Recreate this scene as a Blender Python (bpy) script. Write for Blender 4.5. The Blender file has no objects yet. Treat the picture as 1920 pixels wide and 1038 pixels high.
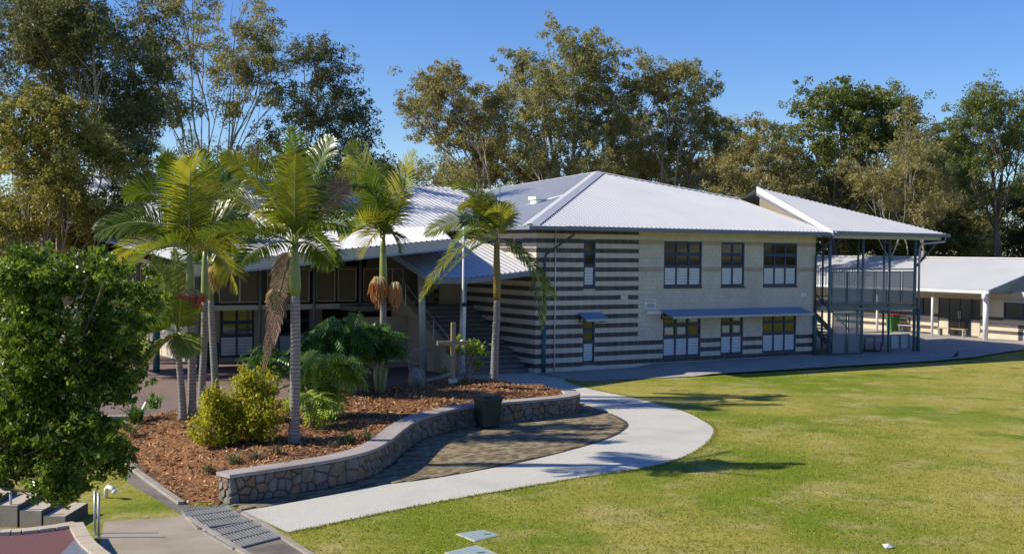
import bpy, math, random
import numpy as np
from mathutils import Vector, Matrix
random.seed(7); RNG = np.random.default_rng(11)
sc = bpy.context.scene
COL = sc.collection

# ------------------------------------------------------------------ camera
F_PX, CAM_H, PITCH, ROLL = 2261.8, 4.8745, 0.021907, 0.010236      # photograph is 1920 px wide
cp, sp, cr, sr = math.cos(PITCH), math.sin(PITCH), math.cos(ROLL), math.sin(ROLL)
FW = Vector((0, cp, -sp)); UP0 = Vector((0, sp, cp)); RT0 = Vector((1, 0, 0))
RT = RT0 * cr + UP0 * sr; UP = UP0 * cr - RT0 * sr
EYE = Vector((0, 0, CAM_H))
cam_d = bpy.data.cameras.new('camera'); cam = bpy.data.objects.new('camera', cam_d); COL.objects.link(cam)
cam_d.sensor_width = 36; cam_d.lens = F_PX / 1920 * 36; cam_d.clip_end = 3000; cam_d.clip_start = 0.3
M3 = Matrix((RT, UP, -FW)).transposed()
cam.matrix_world = Matrix.Translation(EYE) @ M3.to_4x4()
sc.camera = cam

def ray(x, y): return FW + RT * ((x - 960) / F_PX) - UP * ((y - 519) / F_PX)
def gz(x, y, z=-0.2):
    d = ray(x, y); return EYE + d * ((z - CAM_H) / d.z)
def at(x, y, Y):
    d = ray(x, y); return EYE + d * (Y / d.y)

# ------------------------------------------------------------------ world, sun, exposure
SUN_EL = math.radians(34.0)
SUN_TRAVEL = Vector((1.0, 0.06, 0)).normalized()                    # where shadows fall on the ground
to_sun = Vector((-SUN_TRAVEL.x * math.cos(SUN_EL), -SUN_TRAVEL.y * math.cos(SUN_EL), math.sin(SUN_EL)))
world = bpy.data.worlds.new('World'); sc.world = world; world.use_nodes = True
wn = world.node_tree.nodes; wl = world.node_tree.links
bg = wn['Background']; sky = wn.new('ShaderNodeTexSky'); sky.sky_type = 'NISHITA'; sky.sun_disc = False
sky.sun_elevation = SUN_EL; sky.sun_rotation = math.atan2(to_sun.x, to_sun.y)
sky.altitude = 60; sky.air_density = 1.0; sky.dust_density = 0.0; sky.ozone_density = 6.0
bg.inputs[1].default_value = 0.112
hsv = wn.new('ShaderNodeHueSaturation'); hsv.inputs['Saturation'].default_value = 1.17; hsv.inputs['Hue'].default_value = .515
wl.new(sky.outputs[0], hsv.inputs['Color']); wl.new(hsv.outputs[0], bg.inputs[0])
sun_d = bpy.data.lights.new('sun', 'SUN'); sun_d.energy = 4.9; sun_d.angle = math.radians(0.53); sun_d.color = (1.0, 0.92, 0.77)
sun = bpy.data.objects.new('sun', sun_d); COL.objects.link(sun)
sun.rotation_euler = to_sun.to_track_quat('Z', 'Y').to_euler(); sun.location = (-60, 0, 60)
vs = sc.view_settings; vs.view_transform = 'Standard'; vs.look = 'None'; vs.exposure = 0.45; vs.gamma = 1.0; vs.use_curve_mapping = False
sc.cycles.use_denoising = True; sc.cycles.max_bounces = 7; sc.cycles.diffuse_bounces = 3; sc.cycles.glossy_bounces = 3
sc.cycles.transparent_max_bounces = 12; sc.cycles.transmission_bounces = 3; sc.cycles.sample_clamp_indirect = 6

# ------------------------------------------------------------------ materials
MATS = {}
def new_mat(name):
    m = bpy.data.materials.new(name); m.use_nodes = True; MATS[name] = m
    return m, m.node_tree.nodes, m.node_tree.links, m.node_tree.nodes['Principled BSDF']
def rgb(c): return (c[0], c[1], c[2], 1)
def noise_mix(nt, ln, vec, scale, c1, c2, lo=0.35, hi=0.65, detail=5, rough=0.6):
    n = nt.new('ShaderNodeTexNoise'); n.inputs['Scale'].default_value = scale; n.inputs['Detail'].default_value = detail
    n.inputs['Roughness'].default_value = rough
    ln.new(vec, n.inputs['Vector'])
    r = nt.new('ShaderNodeMapRange'); r.inputs['From Min'].default_value = lo; r.inputs['From Max'].default_value = hi
    ln.new(n.outputs['Fac'], r.inputs['Value'])
    mx = nt.new('ShaderNodeMix'); mx.data_type = 'RGBA'
    for i, c in ((6, c1), (7, c2)):
        if isinstance(c, (tuple, list)): mx.inputs[i].default_value = rgb(c)
        else: ln.new(c, mx.inputs[i])
    ln.new(r.outputs[0], mx.inputs[0])
    return mx.outputs[2], n.outputs['Fac'], mx
def mat(name, c1, c2=None, scale=3.0, rough=0.7, bump=0.0, bscale=40, metal=0.0, spec=0.4, c3=None, scale3=0.4, lo=.35, hi=.65, detail=5, coords='pos'):
    m, nt, ln, b = new_mat(name)
    b.inputs['Roughness'].default_value = rough; b.inputs['Metallic'].default_value = metal
    b.inputs['Specular IOR Level'].default_value = spec
    if coords == 'pos': vec = nt.new('ShaderNodeNewGeometry').outputs['Position']
    else: vec = nt.new('ShaderNodeTexCoord').outputs['Object']
    if c2 is None: b.inputs['Base Color'].default_value = rgb(c1)
    else:
        o, _, _ = noise_mix(nt, ln, vec, scale, c1, c2, lo, hi, detail)
        if c3 is not None: o, _, _ = noise_mix(nt, ln, vec, scale3, o, c3, .5, .75)
        ln.new(o, b.inputs['Base Color'])
    if bump > 0:
        n = nt.new('ShaderNodeTexNoise'); n.inputs['Scale'].default_value = bscale; n.inputs['Detail'].default_value = 4
        ln.new(vec, n.inputs['Vector'])
        bp = nt.new('ShaderNodeBump'); bp.inputs['Strength'].default_value = bump; bp.inputs['Distance'].default_value = 0.03
        ln.new(n.outputs['Fac'], bp.inputs['Height']); ln.new(bp.outputs[0], b.inputs['Normal'])
    return m
def leaf_mat(name, ca, cb, cc, rough=0.5, transl=0.35, spec=0.35):
    """leaf colour picked per leaf by the face attribute 'tint' (0..1): ca -> cb -> cc"""
    m, nt, ln, b = new_mat(name)
    a = nt.new('ShaderNodeAttribute'); a.attribute_name = 'tint'
    r = nt.new('ShaderNodeValToRGB'); r.color_ramp.elements[0].color = rgb(ca); r.color_ramp.elements[1].color = rgb(cc)
    e = r.color_ramp.elements.new(0.5); e.color = rgb(cb)
    ln.new(a.outputs['Fac'], r.inputs[0]); ln.new(r.outputs[0], b.inputs['Base Color'])
    b.inputs['Roughness'].default_value = rough; b.inputs['Specular IOR Level'].default_value = spec
    t = nt.new('ShaderNodeBsdfTranslucent'); mx = nt.new('ShaderNodeMixShader'); mx.inputs[0].default_value = transl
    ln.new(r.outputs[0], t.inputs[0]); ln.new(b.outputs[0], mx.inputs[1]); ln.new(t.outputs[0], mx.inputs[2])
    ln.new(mx.outputs[0], nt['Material Output'].inputs[0])
    return m
def ring_mat(name, c1, c2, rings):
    m, nt, ln, b = new_mat(name)
    tc = nt.new('ShaderNodeNewGeometry'); sx = nt.new('ShaderNodeSeparateXYZ'); ln.new(tc.outputs['Position'], sx.inputs[0])
    n = nt.new('ShaderNodeTexNoise'); n.inputs['Scale'].default_value = 3; ln.new(tc.outputs['Position'], n.inputs['Vector'])
    ad = nt.new('ShaderNodeMath'); ad.operation = 'MULTIPLY_ADD'; ad.inputs[1].default_value = 0.08; ln.new(n.outputs[0], ad.inputs[0]); ln.new(sx.outputs[2], ad.inputs[2])
    mu = nt.new('ShaderNodeMath'); mu.operation = 'MULTIPLY'; mu.inputs[1].default_value = rings; ln.new(ad.outputs[0], mu.inputs[0])
    fr = nt.new('ShaderNodeMath'); fr.operation = 'FRACT'; ln.new(mu.outputs[0], fr.inputs[0])
    rp = nt.new('ShaderNodeValToRGB'); rp.color_ramp.elements[0].color = rgb(c2); rp.color_ramp.elements[0].position = .12
    rp.color_ramp.elements[1].color = rgb(c1); rp.color_ramp.elements[1].position = .34
    ln.new(fr.outputs[0], rp.inputs[0])
    o, _, _ = noise_mix(nt, ln, tc.outputs['Position'], 6, rp.outputs[0], (c1[0]*.55, c1[1]*.6, c1[2]*.5), .5, .75)
    ln.new(o, b.inputs['Base Color']); b.inputs['Roughness'].default_value = .85
    bp = nt.new('ShaderNodeBump'); bp.inputs['Distance'].default_value = .03; bp.inputs['Strength'].default_value = .8
    ln.new(fr.outputs[0], bp.inputs['Height']); ln.new(bp.outputs[0], b.inputs['Normal'])
    return m
def screen_mat(name, col, see):
    m, nt, ln, b = new_mat(name)
    b.inputs['Base Color'].default_value = rgb(col); b.inputs['Roughness'].default_value = .5; b.inputs['Metallic'].default_value = .2
    t = nt.new('ShaderNodeBsdfTransparent'); mx = nt.new('ShaderNodeMixShader'); mx.inputs[0].default_value = see
    ln.new(b.outputs[0], mx.inputs[1]); ln.new(t.outputs[0], mx.inputs[2]); ln.new(mx.outputs[0], nt['Material Output'].inputs[0])
    return m

mat('cream_block', (.585, .525, .445), (.665, .60, .51), 1.7, .85, .25, 60, c3=(.515, .46, .39), scale3=.5)
mat('tan_block', (.44, .34, .25), (.50, .39, .29), 2.5, .85, .2, 60)
mat('dark_block', (.062, .055, .056), (.10, .088, .086), 2.2, .75, .25, 60)
mat('mortar', (.52, .46, .38), (.58, .52, .43), 8, .9)
mat('cream_wall', (.50, .43, .33), (.58, .50, .39), .9, .85, .1, 40)
mat('roof_metal', (.51, .515, .52), (.57, .575, .58), .5, .5, 0, metal=0.0, spec=.4, c3=(.48, .485, .495), scale3=.25)
mat('shade_blue', (.16, .27, .42), (.19, .31, .47), .8, .45, spec=.5)  # bluish shade of pale metal put into awnings and barge; also blue drip edge
mat('gutter_grey', (.17, .20, .24), (.20, .23, .27), 2, .5)
mat('fascia_beige', (.50, .50, .47), (.56, .56, .53), 1.2, .6)
mat('soffit', (.62, .56, .42), (.66, .60, .46), 1, .8)
mat('trim_white', (.72, .72, .70), (.78, .78, .76), 2, .5)
mat('frame_blue', (.022, .045, .095), (.03, .058, .115), 3, .45)
mat('louvre_sky_tint', (.60, .66, .74), (.68, .73, .80), 3, .45)  # white blades with the blue sky reflection put into the colour
mat('steel_green', (.10, .15, .165), (.13, .18, .195), 2, .45, spec=.5)
mat('teal_pipe', (.03, .12, .13), (.04, .15, .155), 4, .45)
mat('pipe_dark', (.05, .065, .09), (.07, .085, .11), 4, .5)
mat('galv', (.34, .37, .41), (.45, .48, .52), 5, .42, metal=.35)
mat('white_paint', (.74, .74, .74), (.80, .80, .79), 3, .45)
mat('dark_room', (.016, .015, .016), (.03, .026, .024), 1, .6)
mat('timber', (.32, .23, .14), (.43, .32, .20), 9, .8, .2, 30)
mat('rust_pole', (.26, .12, .08), (.32, .16, .11), 5, .7)
mat('concrete', (.30, .29, .27), (.37, .355, .33), 1.3, .85, .15, 50, c3=(.24, .23, .21), scale3=.6)
mat('apron', (.33, .31, .275), (.40, .38, .335), .9, .85, .1, 50, c3=(.28, .265, .235), scale3=.35)
mat('path_aggregate', (.46, .445, .38), (.64, .615, .53), 30, .85, .35, 110, lo=.3, hi=.7, c3=(.44, .425, .37), scale3=.6)
mat('drain_concrete', (.13, .115, .095), (.22, .19, .155), 2.2, .9, .2, 30, c3=(.09, .08, .068), scale3=1.2)  # dark concrete with still darker random patches
mat('kerb_concrete', (.27, .24, .20), (.36, .32, .27), 4, .9, .2, 30)
mat('paver', (.19, .147, .078), (.255, .203, .112), 5, .85, .2, 60, c3=(.155, .122, .07), scale3=.5)
mat('paver_joint', (.055, .046, .036), (.08, .066, .05), 8, .95)
mat('paver_b', (.27, .215, .122), (.33, .267, .155), 5, .85, .2, 60)
mat('paver_c', (.125, .095, .053), (.165, .128, .074), 5, .85, .2, 60)
mat('court_paving', (.19, .135, .115), (.24, .17, .145), 2.2, .8, .1, 40, c3=(.15, .11, .095), scale3=.5)
mat('stone', (.165, .125, .09), (.26, .20, .15), 3.1, .85, .6, 16, c3=(.115, .095, .078), scale3=1.6)
mat('stone_grey', (.155, .142, .13), (.23, .21, .19), 4, .85, .6, 16)
mat('stone_rust', (.21, .13, .08), (.27, .18, .115), 4, .85, .6, 16)
mat('stone_mortar', (.06, .05, .042), (.085, .072, .06), 9, .95, .3, 40)
mat('coping', (.34, .295, .27), (.41, .36, .33), 2, .85, .1, 60, c3=(.29, .25, .23), scale3=.8)
mat('mulch', (.13, .058, .024), (.28, .13, .05), 9, .95, .6, 30, c3=(.08, .038, .02), scale3=1.1)
mat('rock', (.17, .155, .14), (.31, .28, .25), 3, .85, .6, 9)
mat('bin_green', (.012, .03, .022), (.018, .04, .03), 5, .4)
mat('bin_lid_dark', (.01, .02, .022), (.014, .026, .028), 5, .35)
mat('bin_bright', (.035, .14, .03), (.045, .17, .04), 5, .45)
mat('red_lid', (.33, .03, .025), (.38, .04, .03), 5, .4)
mat('black', (.012, .012, .013), (.02, .02, .022), 5, .5)
mat('steel_grate', (.27, .28, .28), (.36, .36, .35), 9, .5, metal=.4)
mat('grate_void', (.02, .018, .015), (.035, .03, .025), 5, .95)
mat('cover_steel', (.26, .34, .34), (.33, .41, .40), 8, .6, .15, 80)
mat('cover_rim', (.50, .46, .38), (.60, .55, .46), 8, .8)
mat('maroon', (.13, .055, .055), (.17, .075, .07), 22, .8, .2, 90)
mat('blue_grey_pave', (.13, .15, .19), (.18, .20, .24), 22, .8, .2, 90)
mat('seat_block', (.44, .37, .28), (.52, .45, .35), 3, .85, .15, 40)
mat('gum_bark', (.30, .25, .20), (.42, .37, .31), 2.5, .85, .4, 10, c3=(.16, .12, .09), scale3=1.0)
mat('dark_bark', (.10, .075, .055), (.16, .12, .09), 2.5, .9, .4, 10)
mat('grey_bark', (.24, .21, .18), (.33, .29, .25), 2.5, .9, .4, 10)
mat('twig', (.20, .15, .11), (.28, .22, .16), 3, .9)
ring_mat('palm_trunk', (.31, .29, .275), (.135, .12, .11), 11.0)
mat('crownshaft', (.17, .22, .055), (.27, .28, .09), 2.2, .35, 0, spec=.5)
mat('crownshaft_olive', (.20, .15, .04), (.27, .21, .06), 2.2, .4)
mat('rachis', (.26, .30, .10), (.34, .36, .14), 2, .5)
mat('fruit_orange', (.62, .17, .035), (.66, .30, .08), 9, .6)
mat('fruit_red', (.62, .10, .05), (.68, .22, .10), 9, .6)
mat('fruit_strand', (.52, .38, .17), (.64, .50, .25), 14, .75)
mat('dead_frond', (.20, .13, .095), (.28, .19, .14), 6, .85)
mat('sign_red', (.55, .04, .05)); mat('sign_ink', (.12, .10, .14))
mat('paper_cream', (.50, .50, .46), (.56, .56, .50), 3, .3, spec=.5)
mat('wing_wall_shaded', (.34, .28, .21), (.40, .33, .25), .9, .85, .1, 40)  # darker copy of cream_wall; the verandah's shade is put into the colour
mat('stair_concrete_shaded', (.15, .145, .14), (.19, .185, .175), 1.3, .85, .1, 50)  # darker copy of concrete; deep shade under the stair canopy painted in
mat('ground_dirt', (.10, .085, .05), (.16, .13, .075), .5, .95)
leaf_mat('leaf_gum', (.165, .175, .055), (.31, .30, .10), (.49, .42, .165), .5, .5)
leaf_mat('leaf_gum_brown', (.165, .16, .055), (.30, .275, .095), (.47, .375, .155), .55, .5)
leaf_mat('leaf_gum_dark', (.07, .09, .03), (.14, .155, .05), (.27, .24, .085), .5, .45)
leaf_mat('leaf_green', (.10, .135, .032), (.195, .225, .052), (.34, .33, .09), .45, .46)
leaf_mat('leaf_yellowish', (.13, .15, .03), (.27, .26, .05), (.50, .40, .09), .45, .42)
leaf_mat('leaf_glossy', (.065, .115, .012), (.15, .235, .02), (.34, .41, .05), .3, .46, .5)
leaf_mat('leaf_lime', (.24, .27, .018), (.46, .44, .03), (.66, .57, .06), .42, .5)
leaf_mat('leaf_palm', (.045, .095, .008), (.15, .205, .016), (.45, .41, .035), .32, .42, .5)
leaf_mat('leaf_palm_dry', (.13, .085, .06), (.20, .135, .095), (.27, .20, .14), .6, .25)
leaf_mat('leaf_philo', (.035, .10, .015), (.08, .18, .025), (.16, .28, .04), .3, .32, .5)
leaf_mat('leaf_philo_lit', (.17, .27, .03), (.31, .42, .045), (.50, .56, .08), .33, .48, .5)  # brighter copy of leaf_philo; sunlight on the leaves put into the colour
leaf_mat('leaf_strap', (.06, .10, .03), (.11, .16, .05), (.24, .24, .11), .5, .25)
leaf_mat('leaf_dryclump', (.16, .13, .07), (.24, .19, .10), (.20, .20, .07), .7, .2)
leaf_mat('grass_blade', (.14, .19, .012), (.28, .275, .03), (.46, .40, .12), .6, .3)
leaf_mat('mulch_chip', (.12, .048, .018), (.36, .165, .055), (.60, .36, .17), .85, .0)
def lawn_mat():
    m, nt, ln, b = new_mat('lawn')
    v = nt.new('ShaderNodeNewGeometry').outputs['Position']
    o, _, _ = noise_mix(nt, ln, v, .13, (.17, .225, .012), (.37, .325, .065), .42, .58, 6)
    o, _, _ = noise_mix(nt, ln, v, .5, o, (.42, .355, .125), .50, .66, 7, .65)
    o, _, _ = noise_mix(nt, ln, v, .37, o, (.115, .195, .008), .54, .66, 7, .65)
    o, _, _ = noise_mix(nt, ln, v, 3.2, o, (.13, .14, .008), .52, .72, 8, .75)
    o, _, _ = noise_mix(nt, ln, v, 13, o, (.13, .135, .012), .55, .80, 6, .7)
    o, f, _ = noise_mix(nt, ln, v, 40, o, (.45, .41, .11), .58, .9, 4)
    ln.new(o, b.inputs['Base Color']); b.inputs['Roughness'].default_value = .9; b.inputs['Specular IOR Level'].default_value = .15
    n = nt.new('ShaderNodeTexNoise'); n.inputs['Scale'].default_value = 5; n.inputs['Detail'].default_value = 10; n.inputs['Roughness'].default_value = .72; ln.new(v, n.inputs['Vector'])
    bp = nt.new('ShaderNodeBump'); bp.inputs['Strength'].default_value = .8; bp.inputs['Distance'].default_value = .10
    ln.new(n.outputs['Fac'], bp.inputs['Height']); ln.new(bp.outputs[0], b.inputs['Normal'])
lawn_mat()
def glass_mat(name, col, rough=.05, ior=1.85):
    m, nt, ln, b = new_mat(name)
    b.inputs['Base Color'].default_value = rgb(col); b.inputs['Roughness'].default_value = rough
    b.inputs['IOR'].default_value = ior; b.inputs['Specular IOR Level'].default_value = .5
glass_mat('glass', (.012, .012, .012)); glass_mat('glass_upper', (.012, .010, .009), .05, 1.42); glass_mat('glass_dark', (.010, .009, .009), .15, 1.6)

# ------------------------------------------------------------------ mesh helpers
class MB:
    def __init__(s): s.v = []; s.f = []
    def add(s, vs, fs):
        o = len(s.v); s.v += [tuple(p) for p in vs]; s.f += [tuple(i + o for i in f) for f in fs]; return s
    def box(s, a, b):
        x0, y0, z0 = a; x1, y1, z1 = b
        return s.add([(x0,y0,z0),(x1,y0,z0),(x1,y1,z0),(x0,y1,z0),(x0,y0,z1),(x1,y0,z1),(x1,y1,z1),(x0,y1,z1)],
                     [(0,3,2,1),(4,5,6,7),(0,1,5,4),(1,2,6,5),(2,3,7,6),(3,0,4,7)])
    def bar(s, a, b, w, h=None, up=(0,0,1)):
        """rectangular bar from a to b, w across, h along up"""
        a = Vector(a); b = Vector(b); h = h or w; t = (b - a).normalized(); u = Vector(up)
        if abs(t.dot(u)) > .98: u = Vector((0, 1, 0))
        sd = t.cross(u).normalized(); u = sd.cross(t).normalized()
        vs = [p + sd * (i * w / 2) + u * (j * h / 2) for p in (a, b) for i, j in ((-1,-1),(1,-1),(1,1),(-1,1))]
        return s.add(vs, [(0,1,2,3),(7,6,5,4),(0,4,5,1),(1,5,6,2),(2,6,7,3),(3,7,4,0)])
    def tube(s, pts, rad, n=8, cap=True):
        pts = [Vector(p) for p in pts]
        if not hasattr(rad, '__len__'): rad = [rad] * len(pts)
        t0 = (pts[1] - pts[0]).normalized(); r = Vector((1,0,0)) if abs(t0.x) < .9 else Vector((0,1,0))
        base = len(s.v); prev = (r - t0 * r.dot(t0)).normalized()
        for i, p in enumerate(pts):
            t = (pts[min(i+1, len(pts)-1)] - pts[max(i-1, 0)]).normalized()
            prev = (prev - t * prev.dot(t)).normalized(); b = t.cross(prev)
            for k in range(n):
                a = 2 * math.pi * k / n
                s.v.append(tuple(p + (prev * math.cos(a) + b * math.sin(a)) * rad[i]))
        for i in range(len(pts) - 1):
            for k in range(n):
                k2 = (k + 1) % n
                s.f.append((base+i*n+k, base+i*n+k2, base+(i+1)*n+k2, base+(i+1)*n+k))
        if cap:
            s.f.append(tuple(base + k for k in range(n))[::-1]); e = base + (len(pts)-1)*n
            s.f.append(tuple(e + k for k in range(n)))
        return s
    def prism(s, poly, z0, z1):
        n = len(poly); vs = [(p[0], p[1], z0) for p in poly] + [(p[0], p[1], z1) for p in poly]
        return s.add(vs, [tuple(range(n))[::-1], tuple(range(n, 2*n))] + [(i, (i+1) % n, n+(i+1) % n, n+i) for i in range(n)])
    def lathe(s, prof, c=(0,0,0), n=16):
        base = len(s.v)
        for r, z in prof:
            for k in range(n):
                a = 2*math.pi*k/n; s.v.append((c[0]+r*math.cos(a), c[1]+r*math.sin(a), c[2]+z))
        for i in range(len(prof)-1):
            for k in range(n):
                k2 = (k+1) % n; s.f.append((base+i*n+k, base+i*n+k2, base+(i+1)*n+k2, base+(i+1)*n+k))
        s.f.append(tuple(base+k for k in range(n))[::-1]); e = base+(len(prof)-1)*n; s.f.append(tuple(e+k for k in range(n)))
        return s
    def mesh(s, name, m, smooth=False):
        me = bpy.data.meshes.new(name); me.from_pydata(s.v, [], s.f); me.materials.append(MATS[m])
        if smooth: me.polygons.foreach_set('use_smooth', [True]*len(me.polygons))
        me.update(); return me
    def build(s, name, m, parent=None, smooth=False):
        return link(name, s.mesh(name, m, smooth), parent)
def link(name, me, parent=None):
    o = bpy.data.objects.new(name, me); COL.objects.link(o)
    if parent is not None: o.parent = parent
    return o
def tag(o, label, cat=None, group=None, kind=None):
    o['label'] = label
    if cat: o['category'] = cat
    if group: o['group'] = group
    if kind: o['kind'] = kind
    return o
def empty(name, loc, rz=0.0):
    o = bpy.data.objects.new(name, None); COL.objects.link(o); o.location = loc; o.rotation_euler = (0, 0, rz)
    o.empty_display_size = .3; return o
def np_mesh(name, V, nper, m, tint=None, faces_per=None):
    """V: (N, nper, 3) one polygon of nper corners for each row"""
    N = V.shape[0]; me = bpy.data.meshes.new(name)
    me.vertices.add(N*nper); me.vertices.foreach_set('co', V.reshape(-1).astype(np.float32))
    me.loops.add(N*nper); me.loops.foreach_set('vertex_index', np.arange(N*nper, dtype=np.int32))
    me.polygons.add(N); me.polygons.foreach_set('loop_start', np.arange(0, N*nper, nper, dtype=np.int32))
    me.update(calc_edges=True); me.materials.append(MATS[m])
    if tint is not None:
        a = me.attributes.new('tint', 'FLOAT', 'FACE'); a.data.foreach_set('value', tint.astype(np.float32))
    return me
def unit(a): return a / np.maximum(np.linalg.norm(a, axis=-1, keepdims=True), 1e-9)
def catmull(pts, per=8):
    P = [Vector(p) for p in pts]; P = [P[0]*2-P[1]] + P + [P[-1]*2-P[-2]]; out = []
    for i in range(1, len(P)-2):
        for k in range(per):
            t = k/per; a, b, c, d = P[i-1], P[i], P[i+1], P[i+2]
            out.append(.5*((2*b)+(c-a)*t+(2*a-5*b+4*c-d)*t*t+(3*b-a-3*c+d)*t**3))
    out.append(P[-2]); return out
def in_poly(x, y, poly):
    r = np.zeros(np.shape(x), bool); n = len(poly)
    for i in range(n):
        x0, y0 = poly[i][0], poly[i][1]; x1, y1 = poly[(i+1) % n][0], poly[(i+1) % n][1]
        if y0 == y1: continue
        c = ((y0 > y) != (y1 > y)) & (x < (x1-x0)*(y-y0)/(y1-y0)+x0); r ^= c
    return r
def sheet(name, poly, z, m, label, kind='structure'):
    o = MB().add([(p[0], p[1], z) for p in poly], [tuple(range(len(poly)))]).build(name, m)
    if o.data.polygons[0].normal.z < 0: o.data.flip_normals()
    return tag(o, label, kind=kind)

# building grid: local x = u along the front wall, local y = v going back, z up
TH = 0.550678; P0 = Vector((0.9957, 49.804, 0))
DU = Vector((math.cos(TH), math.sin(TH), 0)); DV = Vector((-math.sin(TH), math.cos(TH), 0))
def W(u, v, z=0.0): return P0 + DU*u + DV*v + Vector((0, 0, z))
def uv(P): q = P - P0; return q.dot(DU), q.dot(DV)
TP = math.tan(math.radians(15.3))

# ------------------------------------------------------------------ ground
def ground():
    sheet('ground', [(-900,-300),(900,-300),(900,1500),(-900,1500)], -.32, 'ground_dirt', 'bare ground under the trees behind the buildings')
    sheet('lawn', [(-70,-60),(140,-60),(140,140),(60,140),(27,72),(-70,72)], -.20, 'lawn', 'sunlit patchy green and yellow lawn')
ground()
WALL_OUT = [(-5.52,23.7),(-4.38,24.9),(-3.6,25.85),(-3.06,27.0),(-2.83,28.4),(-2.66,30.2),(-2.38,32.0),(-1.75,33.6),(-1.04,34.75),(-.2,35.5),(.68,36.12),(1.68,36.98),(2.16,37.9),(2.05,38.9)]
wall_line = catmull([(x, y, 0) for x, y in WALL_OUT], 6)
path_in = [gz(*p) for p in [(455,958),(580,936),(700,912),(800,899),(900,882),(1000,862),(1100,836),(1150,819),(1172,806),(1179,797),(1172,788),(1150,777),(1120,767),(1094,757)]]
path_out = [gz(*p) for p in [(540,998),(620,982),(700,965),(800,945),(900,927),(1000,910),(1100,893),(1185,881),(1250,868),(1300,848),(1328,828),(1339,812),(1336,800),(1318,788),(1285,772),(1240,759),(1200,748),(1160,740),(1120,732),(1085,723),(1060,715)]]
pin = catmull(path_in, 5); pout = catmull(path_out, 5)
def path():
    # ribbon between inner and outer edges, run on to the stairs
    poly = [(p.x, p.y) for p in pout] + [tuple(W(.7,-1.0)[:2]), tuple(W(.05,-.35)[:2]), tuple(W(.0,.45)[:2]), tuple(W(-4.2,.45)[:2]), tuple(W(-4.2,-3.2)[:2])] + [(.4,41.6),(1.6,39.6)] + [(p.x, p.y) for p in reversed(pin)]
    sheet('path', poly, -.190, 'path_aggregate', 'pale aggregate concrete footpath curving round the paved area to the stairs')
path()
def pavers():
    poly = [(p.x, p.y) for p in pin] + [(p.x, p.y) for p in reversed(wall_line)]
    root = sheet('paved_area', poly, -.196, 'paver_joint', 'brown brick paved area between stone wall and pale path')
    ang = math.radians(52); L, Wd, g = .25, .125, .016
    full = [MB().box((-(L-g)/2, -(Wd-g)/2, 0), ((L-g)/2, (Wd-g)/2, .022)).mesh('paver', m) for m in ('paver', 'paver_b', 'paver_c')]
    cand = []
    for j in range(-130, 130):
        for i in range(-60, 60):
            x = i*L + (L/2 if j % 2 else 0); y = j*Wd
            X = x*math.cos(ang)-y*math.sin(ang); Y = 32 + x*math.sin(ang)+y*math.cos(ang)
            cand.append((X, Y))
    c = np.array(cand); keep = in_poly(c[:,0], c[:,1], poly)
    for ox, oy in ((.1,0),(-.1,0),(0,.05),(0,-.05)): keep &= in_poly(c[:,0]+ox, c[:,1]+oy, poly)
    c = c[keep]; c = c[np.argsort(c[:,1])]
    for X, Y in c[:300]:
        o = link('paver', random.choice(full), root); o.location = (X, Y, -.2+.003*random.random()); o.rotation_euler = (0,0,ang)
    mbs = [MB() for _ in range(3)]; ca, sa = math.cos(ang), math.sin(ang); hx, hy = (L-g)/2, (Wd-g)/2
    for X, Y in c[300:]:
        t = -.178 + .003*random.random()
        q = [(X+a*ca-b*sa, Y+a*sa+b*ca) for a, b in ((-hx,-hy),(hx,-hy),(hx,hy),(-hx,hy))]
        random.choice(mbs).add([(*p, -.2) for p in q]+[(*p, t) for p in q], [(4,5,6,7),(0,1,5,4),(1,2,6,5),(2,3,7,6),(3,0,4,7)])
    for mb, m in zip(mbs, ('paver', 'paver_b', 'paver_c')): o = mb.build('pavers', m, root); o['kind'] = 'stuff'
pavers()
def aprons():
    mb = MB()
    pts = [(-.05,-3.4,-.17,-.185),(2.6,-3.7,-.165,-.18),(5.2,-3.95,-.15,-.17),(6.2,-3.9,-.02,-.12),(12,-3.9,-.015,-.12),(16,-3.85,-.015,-.12),(20,-3.9,-.015,-.12),(23.5,-3.4,-.015,-.12),(27,-2.2,-.015,-.12),(32,-1.0,-.015,-.12),(38,-.2,-.015,-.12),(46,.2,-.015,-.12)]
    V = []; Fc = []
    for u, v, z, zf in pts:
        vb = .1 if u < 16 else 30
        V += [W(u, v, zf), W(u, min(vb,-.6) if u < 16 else v+1.5, z), W(u, vb, z)]
    for i in range(len(pts)-1):
        for k in (0, 1): a = i*3+k; Fc.append((a, a+3, a+4, a+1))
    mb.add(V, Fc); tag(mb.build('pavement', 'apron'), 'grey concrete pavement along the foot of the two-storey building', kind='structure')
    poly = [W(-30,16), W(0,16), W(0,.46), W(-4.2,.46), W(-4.2,-3.3), Vector((-1.6,41.6,0)), Vector((-4.4,38.2,0)), Vector((-8,36.6,0)), Vector((-11.4,35.7,0)), Vector((-40,34.0,0))]
    sheet('courtyard', poly, -.17, 'court_paving', 'pinkish brown courtyard paving under the wide canopy')
    for k in range(2):
        d = k*.42
        st = MB(); st.add([(-11.2-d*.3,35.6-d,-.26),(-30,34.6-d,-.26),(-30,34.2-d,-.26),(-11.2-d*.3,35.2-d,-.26),(-11.2-d*.3,35.6-d,-.09-.11*k),(-30,34.6-d,-.09-.11*k),(-30,34.2-d,-.09-.11*k),(-11.2-d*.3,35.2-d,-.09-.11*k)], [(0,1,2,3),(7,6,5,4),(0,4,5,1),(1,5,6,2),(2,6,7,3),(3,7,4,0)])
        tag(st.build('kerb', 'kerb_concrete'), ['upper','lower'][k]+' pale concrete step along the courtyard edge left of the palms', kind='structure')
aprons()

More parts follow.
